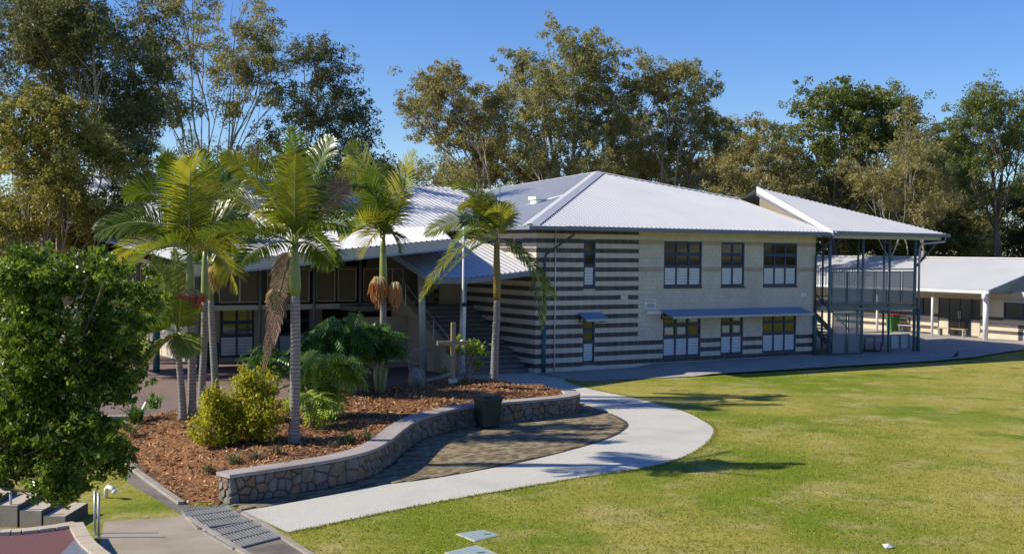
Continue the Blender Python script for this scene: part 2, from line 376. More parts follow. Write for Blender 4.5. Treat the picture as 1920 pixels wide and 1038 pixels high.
# ------------------------------------------------------------------ planting bed and stone wall
bed_poly = []
def bed():
    global bed_poly, bed_z
    inner = []
    L = wall_line
    for i, p in enumerate(L):
        t = (L[min(i+1, len(L)-1)] - L[max(i-1, 0)]).normalized(); inner.append(p + Vector((-t.y, t.x, 0))*.3)
    back = [(p.x, p.y) for p in [gz(*q, .28) for q in [(1045,729),(1000,721),(930,715),(860,713),(800,717),(740,724),(690,731),(620,741),(540,748),(450,755),(340,759),(255,765)]]]
    left = [(p.x, p.y) for p in [gz(*q) for q in [(232,800),(236,850),(268,885),(318,922),(352,945),(405,950)]]]
    left[0] = (back[-1][0]-.7, back[-1][1]-2.2)
    bed_poly = [(p.x, p.y) for p in inner] + back + left
    LP = np.array([back[-1]] + left)
    def dist(x, y):
        d = np.full(np.shape(x), 99.0)
        for i in range(len(LP)-1):
            a, b = LP[i], LP[i+1]; ab = b-a; t = np.clip(((x-a[0])*ab[0]+(y-a[1])*ab[1])/(ab@ab), 0, 1)
            d = np.minimum(d, np.hypot(x-a[0]-t*ab[0], y-a[1]-t*ab[1]))
        return d
    def bed_z(x, y):
        x = np.asarray(x, float); y = np.asarray(y, float)
        s = np.clip(dist(x, y)/1.8, 0, 1); s = s*s*(3-2*s)
        return -.17 + .48*s + .03*np.sin(x*2.1+y*.7)+.025*np.sin(y*3.3-x*1.3)+.012*np.sin(9*x+7*y)
    h = .11; xs = np.arange(-13, 2.6, h); ys = np.arange(23.3, 45, h)
    X, Y = np.meshgrid(xs, ys); Zv = bed_z(X, Y); K = in_poly(X+h/2, Y+h/2, bed_poly)
    idx = np.arange(X.size).reshape(X.shape); mb = MB()
    Fq = np.stack([idx[:-1,:-1], idx[:-1,1:], idx[1:,1:], idx[1:,:-1]], -1)[K[:-1,:-1]]
    used = np.unique(Fq); remap = -np.ones(X.size, int); remap[used] = np.arange(len(used))
    V = np.stack([X, Y, Zv], -1).reshape(-1, 3)[used]
    o = MB().add(V.tolist(), remap[Fq].tolist()).build('planting_bed', 'mulch', smooth=True)
    tag(o, 'raised planting bed of red-brown bark mulch behind the stone wall', kind='structure')
    n = 46000; x = RNG.uniform(-12.5, 2.4, n); y = RNG.uniform(23.4, 44, n); k = in_poly(x, y, bed_poly); x, y = x[k], y[k]; n = len(x)
    z = bed_z(x, y)+.012; a = RNG.uniform(0, 6.28, n); l = RNG.uniform(.025, .065, n); w = RNG.uniform(.006, .016, n); ti = RNG.normal(0, .35, n)
    dx = np.stack([np.cos(a)*np.cos(ti), np.sin(a)*np.cos(ti), np.sin(ti)], -1)*l[:,None]; sd = np.stack([-np.sin(a), np.cos(a), RNG.normal(0,.5,n)], -1)*w[:,None]
    C = np.stack([x, y, z+np.abs(np.sin(ti))*l*.8], -1); V = np.stack([C-dx-sd, C+dx-sd, C+dx+sd, C-dx+sd], 1)
    tag(link('bark_mulch', np_mesh('bark_mulch', V, 4, 'mulch_chip', RNG.random(n))), 'loose bark mulch chips scattered over the planting bed', 'mulch', kind='stuff')
bed()

def clip(poly, nx, ny, c):
    out = []
    for i in range(len(poly)):
        a, b = poly[i], poly[(i+1) % len(poly)]; da = a[0]*nx+a[1]*ny-c; db = b[0]*nx+b[1]*ny-c
        if da <= 0: out.append(a)
        if (da < 0 < db) or (db < 0 < da):
            t = da/(da-db); out.append((a[0]+(b[0]-a[0])*t, a[1]+(b[1]-a[1])*t))
    return out
def stone_wall():
    L = catmull([(x, y, 0) for x, y in WALL_OUT], 10)
    S = [0]
    for i in range(1, len(L)): S.append(S[-1]+(L[i]-L[i-1]).length)
    def on(s):
        s = max(0, min(s, S[-1]-1e-4)); i = max(k for k in range(len(S)-1) if S[k] <= s); f = (s-S[i])/(S[i+1]-S[i])
        t = (L[i+1]-L[i]).normalized(); return L[i].lerp(L[i+1], f), Vector((t.y, -t.x, 0)), t
    root = empty('stone_wall', on(S[-1]/2)[0] + Vector((0,0,-.2)))
    base = root.location.copy()
    core = MB(); cap = MB(); N = 90; th = .40
    for mb, off0, off1, z0, z1, ext in ((core, -.03, -th, -.30, .335, -.02), (cap, .03, -th-.05, .335, .405, .03)):
        V = []
        for k in range(N+1):
            p, nrm, t = on(S[-1]*k/N); e = t*(ext if k == N else (-ext if k == 0 else 0))
            for o, z in ((off0, z0), (off1, z0), (off1, z1), (off0, z1)): V.append(p+nrm*o+e+Vector((0,0,z))-base)
        Fc = []
        for k in range(N):
            for j in range(4): Fc.append((k*4+j, k*4+(j+1) % 4, (k+1)*4+(j+1) % 4, (k+1)*4+j))
        Fc += [(3,2,1,0), (N*4, N*4+1, N*4+2, N*4+3)]
        mb.add(V, Fc)
    core.build('core', 'stone_mortar', root); cap.build('coping', 'coping', root)
    H = .53; z0 = -.205
    rnd = random.Random(5)
    def stones(width, place, seed):
        rnd = random.Random(seed); seeds = []; cells = []
        tries = 0
        while tries < 6000:
            tries += 1; p = (rnd.uniform(0, width), rnd.uniform(0, H)); 
            if all(max(abs(p[0]-q[0])*.8, abs(p[1]-q[1])*1.05) > q[2] for q in seeds): seeds.append((p[0], p[1], rnd.choice([.075,.09,.11,.13,.16,.20,.24])))
        for i, a in enumerate(seeds):
            poly = [(max(0, a[0]-.5), 0), (min(width, a[0]+.5), 0), (min(width, a[0]+.5), H), (max(0, a[0]-.5), H)]
            for j, b in enumerate(seeds):
                if i == j or abs(a[0]-b[0]) > 1.1: continue
                nx, ny = b[0]-a[0], b[1]-a[1]; l = math.hypot(nx, ny); nx /= l; ny /= l
                poly = clip(poly, nx, ny, (a[0]+b[0])/2*nx+(a[1]+b[1])/2*ny-.007)
                if len(poly) < 3: break
            if len(poly) < 3: continue
            cx = sum(p[0] for p in poly)/len(poly); cy = sum(p[1] for p in poly)/len(poly)
            # round the corners a little
            rp = []
            for k in range(len(poly)):
                p, q = poly[k], poly[(k+1) % len(poly)]; rp += [(p[0]*.84+q[0]*.16, p[1]*.84+q[1]*.16), (p[0]*.16+q[0]*.84, p[1]*.16+q[1]*.84)]
            pr = rnd.uniform(.0, .035); tx, ty = rnd.uniform(-.12, .12), rnd.uniform(-.10, .10); n = len(rp); V = []
            for f, d in ((1.0, -.035), (.98, .004+pr*.5), (.80, .016+pr)):
                for p in rp: V.append(place(cx+(p[0]-cx)*f, cy+(p[1]-cy)*f, d+((p[0]-cx)*tx+(p[1]-cy)*ty+rnd.uniform(-.006, .006) if f < .9 else 0)))
            Fc = [tuple(range(2*n, 3*n))]
            for r in (0, 1):
                for k in range(n): Fc.append((r*n+k, r*n+(k+1) % n, (r+1)*n+(k+1) % n, (r+1)*n+k))
            MB().add(V, Fc).build('stone', rnd.choice(['stone','stone','stone_grey','stone_rust']), root)
    def pl(s, h, d):
        p, nrm, t = on(s); return p + nrm*(d-.028) + Vector((0,0,z0+h)) - base
    stones(S[-1], pl, 3)
    p0, n0, t0 = on(0); p1, n1, t1 = on(S[-1])
    stones(th-.05, lambda s, h, d: p0 - n0*(th-.01-s) - t0*(d-.018) + Vector((0,0,z0+h)) - base, 9)
    stones(th-.05, lambda s, h, d: p1 - n1*(s+.03) + t1*(d-.018) + Vector((0,0,z0+h)) - base, 10)
    tag(root, 'low curving rubble stone wall with smooth coping in front of the mulch bed', 'wall')
stone_wall()

# ------------------------------------------------------------------ building helpers
def wall_open(mb, axis, a0, a1, z0, z1, front, back, openings):
    """slab along axis 'u' or 'v' with rectangular openings, added as boxes"""
    us = sorted({a0, a1} | {o[k] for o in openings for k in (0, 1)})
    for i in range(len(us)-1):
        l, r = us[i], us[i+1]
        if r <= a0 or l >= a1: continue
        ops = sorted([(o[2], o[3]) for o in openings if o[0] <= l+1e-6 and o[1] >= r-1e-6]); z = z0
        for b, t in ops + [(z1, z1)]:
            if b > z+1e-6:
                if axis == 'u': mb.box((l, front, z), (r, back, b))
                else: mb.box((front, l, z), (back, r, b))
            z = max(z, t)
def minus(a, b, cuts):
    segs = [(a, b)]
    for c0, c1 in cuts:
        n = []
        for x, y in segs:
            if c1 <= x or c0 >= y: n.append((x, y)); continue
            if c0 - x > .03: n.append((x, c0))
            if y - c1 > .03: n.append((c1, y))
        segs = n
    return segs
def corr(poly, zf, ribs, h=.034, pitch=.2):
    """corrugated sheet over a convex plan polygon; ribs run along 'v' or 'u'"""
    mb = MB(); ax = 0 if ribs == 'v' else 1
    lo = min(p[ax] for p in poly); hi = max(p[ax] for p in poly)
    prof = [(0, 0), (.115/.2*pitch, 0), (.137/.2*pitch, h), (.165/.2*pitch, h), (.187/.2*pitch, 0)]
    xs = [(lo, 0)]; k = 0
    while True:
        done = False
        for dx, hh in prof:
            x = lo + k*pitch + dx
            if x >= hi: done = True; break
            if x > lo: xs.append((x, hh))
        if done: break
        k += 1
    xs.append((hi, 0)); V = []; ok = []
    for x, hh in xs:
        r = []
        for i in range(len(poly)):
            a, b = poly[i], poly[(i+1) % len(poly)]
            if abs(a[ax]-b[ax]) < 1e-9:
                if abs(a[ax]-x) < 1e-6: r += [a[1-ax], b[1-ax]]
                continue
            t = (x-a[ax])/(b[ax]-a[ax])
            if -1e-6 <= t <= 1+1e-6: r.append(a[1-ax]+(b[1-ax]-a[1-ax])*t)
        y0, y1 = min(r), max(r)
        for y in (y0, y1):
            u, v = (x, y) if ax == 0 else (y, x); V.append((u, v, zf(u, v)+hh))
    Fc = []
    for i in range(len(xs)-1):
        q = (2*i, 2*i+2, 2*i+3, 2*i+1)
        Fc.append(q if ax == 0 else q[::-1])
    return mb.add(V, Fc)
def window(parent, origin, axis, w, h, cols, kind, fm='frame_blue', lv='louvre_sky_tint', gl='glass'):
    """window: frame, panes, louvre blades. origin = lower left outside corner in parent space; axis 'u' faces -v, axis 'v' faces -u"""
    e = bpy.data.objects.new('window', None); COL.objects.link(e); e.parent = parent; e.location = origin
    if axis == 'v': e.rotation_euler = (0, 0, -math.pi/2)
    rows = {'louvre': [(.085,.82,'l'),(.95,1.38,'g'),(1.49,1.92,'g')], 'plain': [(.09,h-.09,'g')], 'two': [(.09,h*.5-.04,'g'),(h*.5+.04,h-.09,'g')]}[kind]
    if kind == 'louvre': sc_ = h/2.0; rows = [(a*sc_, b*sc_, k) for a, b, k in rows]
    fr = MB(); t = .075; cw = (w-t)/cols; D0, D1 = .03, .10
    fr.box((0,D0,0), (t,D1,h)); fr.box((w-t,D0,0), (w,D1,h))
    for i in range(1, cols): fr.box((i*cw,D0,0), (i*cw+t,D1,h))
    edges = [0] + [x for r in rows for x in r[:2]] + [h]
    for j in range(0, len(edges), 2):
        for i in range(cols): fr.box((i*cw+t, D0+.008, edges[j]), ((i+1)*cw, D1-.002, edges[j+1]))
    f = fr.build('frame', fm, e)
    for a, b, k in rows:
        for i in range(cols):
            x0, x1 = i*cw+t, (i+1)*cw
            if k == 'g':
                ins = .022
                MB().box((x0+ins,D0+.035,a+ins), (x1-ins,D0+.042,b-ins)).build('pane', gl, e)
                MB().box((x0,D0+.02,a),(x1,D0+.05,a+ins)).box((x0,D0+.02,b-ins),(x1,D0+.05,b)).box((x0,D0+.02,a+ins),(x0+ins,D0+.05,b-ins)).box((x1-ins,D0+.02,a+ins),(x1,D0+.05,b-ins)).build('sash', fm, e)
            else:
                nb = 6; bh = (b-a)/nb
                for q in range(nb):
                    MB().bar((x0+.004, D0+.045, a+(q+.5)*bh), (x1-.004, D0+.045, a+(q+.5)*bh), .012, bh*1.06, up=(0,-.22,1)).build('louvre_blade', lv, e)
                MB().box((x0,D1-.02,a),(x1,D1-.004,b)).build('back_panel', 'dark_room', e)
    return e

# ------------------------------------------------------------------ main two-storey building
MAIN = empty('school_building', W(0,0,0), TH)
tag(MAIN, 'two-storey cream block building with dark striped end bay and white hipped metal roof', 'building')
WINS = [(2.39,3.0,3.36,5.37,1),(6.71,8.88,3.34,5.36,3),(10.03,11.44,3.34,5.36,2),(12.62,14.78,3.34,5.36,3),
        (2.38,3.0,.13,2.12,1),(6.70,8.86,.20,2.20,3),(10.05,11.41,.20,2.20,2),(12.62,14.78,.20,2.20,3)]
def main_walls():
    ops = [(a,b,z0,z1) for a,b,z0,z1,_ in WINS]
    mb = MB(); wall_open(mb, 'u', 0, 16.0, -.3, 5.80, 0.006, .19, ops)
    wall = mb.build('front_wall', 'mortar', MAIN)
    sops = [(1.12,1.76,4.72,5.38)]
    mb = MB(); wall_open(mb, 'v', .19, 12, -.3, 5.9, 0.006, .19, sops)
    side = mb.build('side_wall', 'mortar', MAIN)
    mb = MB(); mb.box((15.8,.19,-.3),(15.994,12,5.9)); mb.box((.2,11.8,-.3),(15.8,12,5.9)); mb.build('rear_wall', 'cream_wall', MAIN)
    g = .012; cream = MB(); tan = MB(); dark_rest = MB(); nd = 0; meshes = {}
    def face(axis, a, b, z0, z1, mbx):
        # five-sided shallow block, proud of the mortar
        d0, d1 = .006, -.004
        if axis == 'u': p = lambda x, d, z: (x, d, z)
        else: p = lambda x, d, z: (d, x, z)
        V = [p(a,d0,z0),p(b,d0,z0),p(b,d0,z1),p(a,d0,z1),p(a+.004,d1,z0+.004),p(b-.004,d1,z0+.004),p(b-.004,d1,z1-.004),p(a+.004,d1,z1-.004)]
        Fc = [(4,5,6,7),(0,1,5,4),(1,2,6,5),(2,3,7,6),(3,0,4,7)]
        if axis == 'v': Fc = [f[::-1] for f in Fc]
        mbx.add(V, Fc)
    rows = [(j, .2*j) for j in range(-1, 29)]
    for j, z in rows:
        for axis, a0, a1, opl in (('u', 0, 16.0, ops), ('v', .0, 9.0, sops)):
            cuts = [(o[0], o[1]) for o in opl if o[2] < z+.19 and o[3] > z+.01]
            off = .30 if axis == 'u' else .19
            k = -1
            joints = [a0]
            x = a0 + (off if j % 2 == 0 else off - .2 if off > .25 else off+.2)
            while x < a1-.05: joints.append(x); x += .4
            joints.append(a1)
            if axis == 'u': joints = sorted(set(joints) | {5.31})
            for a, b in zip(joints[:-1], joints[1:]):
                if b-a < .05: continue
                stripe = (axis == 'v') or a < 5.30
                kind = 'cream'
                if j % 2 == 0 and (stripe or j <= 4) and j >= 0: kind = 'dark'
                elif not stripe and j in (26, 20): kind = 'tan'
                for s0, s1 in minus(a, b, cuts):
                    s0 += g/2 if s0 > a0+1e-6 else 0; s1 -= g/2
                    if s1-s0 < .02: continue
                    z0, z1 = z+g/2, z+.2-g/2
                    if kind == 'cream': face(axis, s0, s1, z0, z1, cream)
                    elif kind == 'tan': face(axis, s0, s1, z0, z1, tan)
                    elif nd < 300 and (axis == 'u' or s0 < 1.0):
                        nd += 1; key = (axis, round(s1-s0, 3))
                        if key not in meshes:
                            t = MB(); face(axis, 0, s1-s0, 0, z1-z0, t); meshes[key] = t.mesh('block', 'dark_block')
                        o = link('block', meshes[key], wall if axis == 'u' else side)
                        o.location = (s0, 0, z0) if axis == 'u' else (0, s0, z0)
                    else: face(axis, s0, s1, z0, z1, dark_rest)
    for o, n in ((cream.build('cream_blocks', 'cream_block', MAIN), 0), (tan.build('tan_blocks', 'tan_block', MAIN), 0), (dark_rest.build('dark_blocks', 'dark_block', MAIN), 0)): o['kind'] = 'stuff'
    for a, b, z0, z1, c in WINS:
        window(MAIN, (a, 0, z0), 'u', b-a, z1-z0, c, 'louvre', gl='glass_upper' if z0 > 3 else 'glass')
        MB().box((a-.02,-.035,z0-.075),(b+.02,.09,z0-.002)).build('sill', 'dark_block', MAIN)
    window(MAIN, (0, 1.76, 4.72), 'v', .64, .66, 1, 'plain')
    for (u0, c, row) in ((6.70,0,0),(6.70,1,0),(6.70,1,1),(6.70,2,1),(10.05,0,0),(10.05,1,0),(10.05,1,1)):
        cw = (2.16-.075)/3 if u0 < 8 else (1.36-.075)/2; x0 = u0+c*cw+.075; z0 = .20+(.95 if row == 0 else 1.49)
        MB().box((x0+.09,.0625,z0+.07),(x0+cw-.075-.07,.0648,z0+.38)).build('window_paper', 'paper_cream', MAIN)
main_walls()
def main_roof():
    ZE = 5.90
    zf = lambda u, v: ZE + (v+.75)*TP
    zl = lambda u, v: ZE + (u+.8)*TP
    root = corr([(-.8,-.75),(16.28,-.75),(16.28,5.65),(10.93,10.98)], zf, 'v', h=.024, pitch=.25).build('roof', 'roof_metal', MAIN)
    corr([(-.8,-.75),(10.93,10.98),(8.05,17.04),(-.8,8.2)], zl, 'u', h=.055, pitch=.38).build('side_slope', 'roof_metal', root)
    zz = zf(10.93, 10.98)
    MB().add([(10.93,10.98,zz),(16.28,5.65,zf(0,5.65)),(24,12,6.2),(16.28,20,5.9),(8.05,17.04,8.31)], [(0,1,2),(0,2,3),(0,3,4)]).build('rear_slope', 'roof_metal', root)
    # hip cap and ridge cap
    hip = MB()
    def cap(mb, a, b, w=.26):
        a, b = Vector(a), Vector(b); t = (b-a).normalized(); s = Vector((t.y,-t.x,0)).normalized(); u = Vector((0,0,1))
        V = []
        for p in (a, b): V += [p+s*w*.5+u*.015, p+s*w*.16+u*.085, p-s*w*.16+u*.085, p-s*w*.5+u*.015]
        mb.add(V, [(0,1,5,4),(1,2,6,5),(2,3,7,6)])
    def strip(edges):
        V = [p for row in edges for p in row]; hip.add(V, [(3*i+k, 3*i+k+1, 3*i+k+4, 3*i+k+3) for i in range(len(edges)-1) for k in (0, 1)])
    q = .24; A, B = (-.8,-.75), (10.93,10.98)
    strip([[(u-q, v+q, zl(u-q, v)+.05), (u, v, zf(u, v)+.075), (u+q, v-q, zf(u, v-q)+.045)] for u, v in (A, B)])
    q = .12; strip([[(u+q, v+q, zf(u, v)-.02), (u, v, zf(u, v)+.06), (u-q, v-q, zf(u, v-q)+.045)] for u, v in (B, (16.28,5.65))])
    strip([[(u-.16, v-.08, zl(u-.16, v)+.05), (u, v, z+.07), (u+.16, v+.08, z-.02)] for u, v, z in ((10.93,10.98,zz), (8.05,17.04,8.31))])
    hip.build('hip_capping', 'roof_metal', root)
    gt = MB()
    gt.box((-.92,-.90,5.73),(16.34,-.752,5.885)); gt.box((-.92,-.75,5.73),(-.802,8.1,5.885))
    gt.build('gutter', 'gutter_grey', root)
    sf = MB(); sf.box((-.79,-.74,5.803),(16.2,.0,5.83)); sf.box((-.79,.0,5.803),(0,8,5.83)); sf.build('soffit', 'soffit', root)
    # roof vent on the side slope
    P = None
    d = ray(1008, 381); nrm = -DU*math.sin(math.atan(TP))+Vector((0,0,math.cos(math.atan(TP)))); A = W(-.8,0,ZE)
    t = (A-EYE).dot(nrm)/d.dot(nrm); P = EYE+d*t; u, v = uv(P); z = zl(u, v)
    vt = MB().box((u-.24,v-.24,z-.12),(u+.24,v+.24,z+.14)); vt.box((u-.32,v-.32,z+.16),(u+.32,v+.32,z+.30)); vt.build('roof_vent', 'trim_white', root)
    fl = MB().add([(u-.4,v-.32,zl(u-.4,v)+.06),(v-.75,v-.32,zl(v-.75,v)+.06),(v-.45,v+.02,zl(v-.45,v)+.06),(u-.4,v+.32,zl(u-.4,v)+.06)],[(0,1,2,3)]); fl.build('vent_flashing', 'trim_white', root)
main_roof()
def awnings():
    def awn(u0, u1, zt, zb, dep, brackets, m='shade_blue'):
        a = MB().add([(u0,0.0,zt),(u1,0.0,zt),(u1,-dep,zb),(u0,-dep,zb),(u0,0.0,zt-.05),(u1,0.0,zt-.05),(u1,-dep,zb-.05),(u0,-dep,zb-.05)],
                     [(0,3,2,1),(4,5,6,7),(3,7,6,2),(0,4,7,3),(1,2,6,5)]).build('awning', m, MAIN)
        MB().box((u0-.01,-dep-.045,zb-.085),(u1+.01,-dep-.002,zb+.012)).build('edge_trim', 'galv', a)
        for b in brackets:
            MB().bar((b,-.0,zt-.42),(b,-dep*.85,zb-.10),.035).bar((b,-.02,zt-.42),(b,-.02,zt-.06),.04).build('bracket', 'black', a)
        return a
    awn(6.50,15.0,2.33,2.06,.9,[6.6,8.95,9.9,11.55,12.5,14.9])
    awn(2.12,3.32,2.28,2.02,.62,[2.2,3.22])
    MB().box((5.68,-.16,2.16),(6.5,-.002,2.27)).build('wall_light', 'trim_white', MAIN)
    MB().box((15.0,-.05,2.83),(15.38,-.006,2.99)).build('wall_box', 'trim_white', MAIN)
    v = MB(); v.box((4.33,-.03,2.80),(4.72,-.006,3.0)); vo = v.build('wall_vent', 'galv', MAIN)
    for k in range(4): MB().box((4.35,-.045,2.82+k*.045),(4.70,-.031,2.845+k*.045)).build('slat', 'trim_white', vo)
    s = MB().box((5.66,-.022,2.39),(6.26,-.006,2.80)).build('warning_sign', 'white_paint', MAIN)
    cu = bpy.data.curves.new('lettering', 'FONT'); cu.body = 'WARNING'; cu.size = .115; cu.align_x = 'CENTER'; cu.extrude = .002
    t = bpy.data.objects.new('lettering_tmp', cu); COL.objects.link(t); bpy.context.view_layer.update()
    me = bpy.data.meshes.new_from_object(t); bpy.data.objects.remove(t); me.materials.clear(); me.materials.append(MATS['sign_red'])
    o = link('lettering', me, s); o.rotation_euler = (math.pi/2, 0, 0); o.location = (5.96, -.026, 2.68)
    for i, (w, z) in enumerate(((.36,2.60),(.48,2.54),(.48,2.49),(.40,2.44))): MB().box((5.96-w/2,-.028,z-.012),(5.96+w/2,-.023,z+.012)).build('text_line', 'sign_ink', s)
    # downpipes at the left corner
    dp = MB().tube([(1.45,-.8,5.74),(1.35,-.74,5.55),(.42,-.12,4.75),(.36,-.09,4.55),(.36,-.09,1.75)], .05, 8).build('downpipe', 'pipe_dark', MAIN, True)
    MB().tube([(.36,-.1,1.78),(.36,-.1,-.19)], .085, 10).build('pipe_shoe', 'teal_pipe', dp, True)
    MB().tube([(.92,-.05,5.8),(.92,-.05,-.16)], .024, 6).build('conduit', 'trim_white', MAIN, True)
    # downpipe at the right end
    dp = MB().tube([(16.32,-.78,5.72),(16.28,-.74,5.55),(15.95,-.16,4.9),(15.92,-.10,4.7),(15.92,-.10,2.0)], .05, 8).build('downpipe', 'pipe_dark', MAIN, True)
    MB().tube([(15.92,-.11,2.05),(15.92,-.11,-.03)], .09, 10).build('pipe_shoe', 'teal_pipe', dp, True)
awnings()
def balcony():
    # raised end roof
    ZE = 5.98; tp = math.tan(math.radians(23.9)); zf = lambda u, v: ZE + (v+.75)*tp
    rf = corr([(16.22,-.78),(24.45,-.85),(16.22,4.28)], zf, 'v', h=.024).build('end_roof', 'roof_metal', MAIN)
    MB().add([(16.22,4.28,zf(0,4.28)),(24.45,-.85,zf(0,-.85)),(24.2,9,5.9),(16.22,9,6.3)], [(0,1,2,3)]).build('rear_slope', 'roof_metal', rf)
    b = MB(); V = [(16.13,-.95,zf(0,-.95)+.05),(16.13,4.30,zf(0,4.30)+.06),(16.13,4.30,zf(0,4.30)-.26),(16.13,-.95,zf(0,-.95)-.16)]
    V += [(x+.085,y,z) for x,y,z in V]; b.add(V, [(0,1,2,3),(7,6,5,4),(0,4,5,1),(1,5,6,2),(2,6,7,3),(3,7,4,0)]); b.build('barge_board', 'trim_white', rf)
    c = MB(); c.add([(16.115,-.95,zf(0,-.95)-.17),(16.115,4.30,zf(0,4.30)-.27),(16.115,4.30,zf(0,4.30)-.40),(16.115,-.95,zf(0,-.95)-.22),(16.2,-.95,zf(0,-.95)-.17),(16.2,4.30,zf(0,4.30)-.27),(16.2,4.30,zf(0,4.30)-.40),(16.2,-.95,zf(0,-.95)-.22)],
        [(0,1,2,3),(7,6,5,4),(0,4,5,1),(2,6,7,3),(3,7,4,0)]); c.build('barge_gutter', 'gutter_grey', rf)
    MB().add([(16.25,-.5,zf(0,-.5)-.2),(16.25,4.2,zf(0,4.2)-.25),(16.25,4.2,5.6+4.9*TP),(16.25,-.5,5.6)],[(0,1,2,3),(3,2,1,0)]).build('upstand', 'cream_wall', rf)
    MB().box((16.4,-.96,5.79),(24.6,-.79,5.95)).build('gutter', 'gutter_grey', rf)
    MB().box((16.25,-.70,5.62),(24.2,-.60,5.86)).build('edge_beam', 'fascia_beige', rf)
    MB().add([(16.25,-.6,5.86),(24.1,-.6,5.86),(24.0,8,5.8),(16.25,8,5.8)], [(0,3,2,1)]).build('ceiling', 'soffit', rf)
    # posts
    for u, v, r in [(16.45,-.5,.075),(18.72,-.5,.06),(20.62,-.5,.06),(22.5,-.5,.08)]:
        MB().tube([(u,v,-.02),(u,v,5.8)], r, 10).build('post', 'steel_green', MAIN, True)
    for u, v in [(16.35,2.3),(19.6,3.0),(22.2,3.0),(24.2,3.0)]:
        MB().tube([(u,v,-.02),(u,v,5.84)], .055, 8).build('post', 'steel_green', MAIN, True)
    # floor slab and rails
    MB().box((16.0,-.42,2.16),(22.6,5,2.36)).build('balcony_slab', 'concrete', MAIN)
    MB().box((16.4,-.56,2.10),(22.5,-.44,2.26)).build('slab_edge', 'steel_green', MAIN)
    MB().bar((16.45,-.52,4.14),(22.5,-.52,4.14),.07,.06).bar((16.45,-.52,2.42),(22.5,-.52,2.42),.05,.05).build('handrail', 'steel_green', MAIN)
    x = 16.6
    for w, gap in ((.98,.08),(.98,.1),(.78,.1),(.82,.14),(.86,.12),(.86,.1),(.0,.0)):
        if w <= 0: break
        p = MB().box((x,-.50,2.48),(x+w,-.485,4.02)).build('balcony_screen', 'perforated', MAIN)
        fr = MB()
        for a, b in (((x,2.48),(x+w,2.48)),((x,4.02),(x+w,4.02)),((x,2.48),(x,4.02)),((x+w,2.48),(x+w,4.02))): fr.bar((a[0],-.53,a[1]),(b[0],-.53,b[1]),.035)
        fr.build('screen_frame', 'steel_green', p); x += w+gap
    # rear balustrade: thin bars seen through the screens
    rb = MB().bar((16.3,4.4,4.1),(24.2,4.4,4.1),.05).bar((16.3,4.4,2.6),(24.2,4.4,2.6),.05).build('rear_rail', 'steel_green', MAIN)
    for k in range(40): MB().bar((16.5+k*.2,4.4,2.6),(16.5+k*.2,4.4,4.1),.03).build('baluster', 'steel_green', rb)
    # stair enclosure screens at ground level
    for a, b, s0, s1 in ((16.68,17.62,.08,2.0),(17.74,18.62,.08,2.0)):
        p = MB().box((a,-.50,s0),(b,-.485,s1)).build('stair_screen', 'perforated', MAIN)
        fr = MB()
        for q, r in (((a,s0),(b,s0)),((a,s1),(b,s1)),((a,s0),(a,s1)),((b,s0),(b,s1))): fr.bar((q[0],-.53,q[1]),(r[0],-.53,r[1]),.04)
        fr.build('screen_frame', 'steel_green', p)
    p = MB().box((16.02,.3,.1),(16.05,2.2,2.0)).build('stair_screen', 'perforated', MAIN)
    st = MB().bar((16.6,1.0,2.2),(19.4,1.0,.1),.06,.24).bar((16.6,2.1,2.2),(19.4,2.1,.1),.06,.24).build('stair_stringer', 'steel_green', MAIN)
    for k in range(11): MB().box((16.7+k*.245,1.0,2.02-k*.185),(16.98+k*.245,2.1,2.06-k*.185)).build('tread', 'concrete', st)
    MB().bar((16.7,.95,3.1),(19.4,.95,1.05),.05).build('stair_rail', 'steel_green', MAIN)
    # end downpipe from the gutter tip
    dp = MB().tube([(24.3,-.87,5.80),(24.25,-.87,5.55),(22.75,-.66,5.42),(22.66,-.62,5.2),(22.66,-.62,2.1)], .055, 8).build('downpipe', 'galv', MAIN, True)
    MB().tube([(22.66,-.62,2.15),(22.66,-.62,-.02)], .09, 10).build('pipe_shoe', 'teal_pipe', dp, True)
    MB().bar((22.6,-.5,4.3),(24.2,-.6,5.66),.08).build('roof_brace', 'pipe_dark', MAIN)
    # low screens beside the table
    MB().bar((18.9,-.3,1.0),(22.45,-.3,1.0),.045).build('low_rail', 'steel_green', MAIN)
    for a in (21.0,21.72):
        p = MB().box((a,-.30,.14),(a+.64,-.288,.84)).build('low_screen', 'perforated_pale', MAIN)
        fr = MB()
        for q, r in (((a,.14),(a+.64,.14)),((a,.84),(a+.64,.84)),((a,.14),(a,.84)),((a+.64,.14),(a+.64,.84))): fr.bar((q[0],-.32,q[1]),(r[0],-.32,r[1]),.035)
        fr.build('screen_frame', 'steel_green', p)
screen_mat('perforated', (.21, .27, .31), .36); screen_mat('perforated_pale', (.36, .46, .52), .12); screen_mat('mesh_dark', (.19, .15, .115), .30)
balcony()

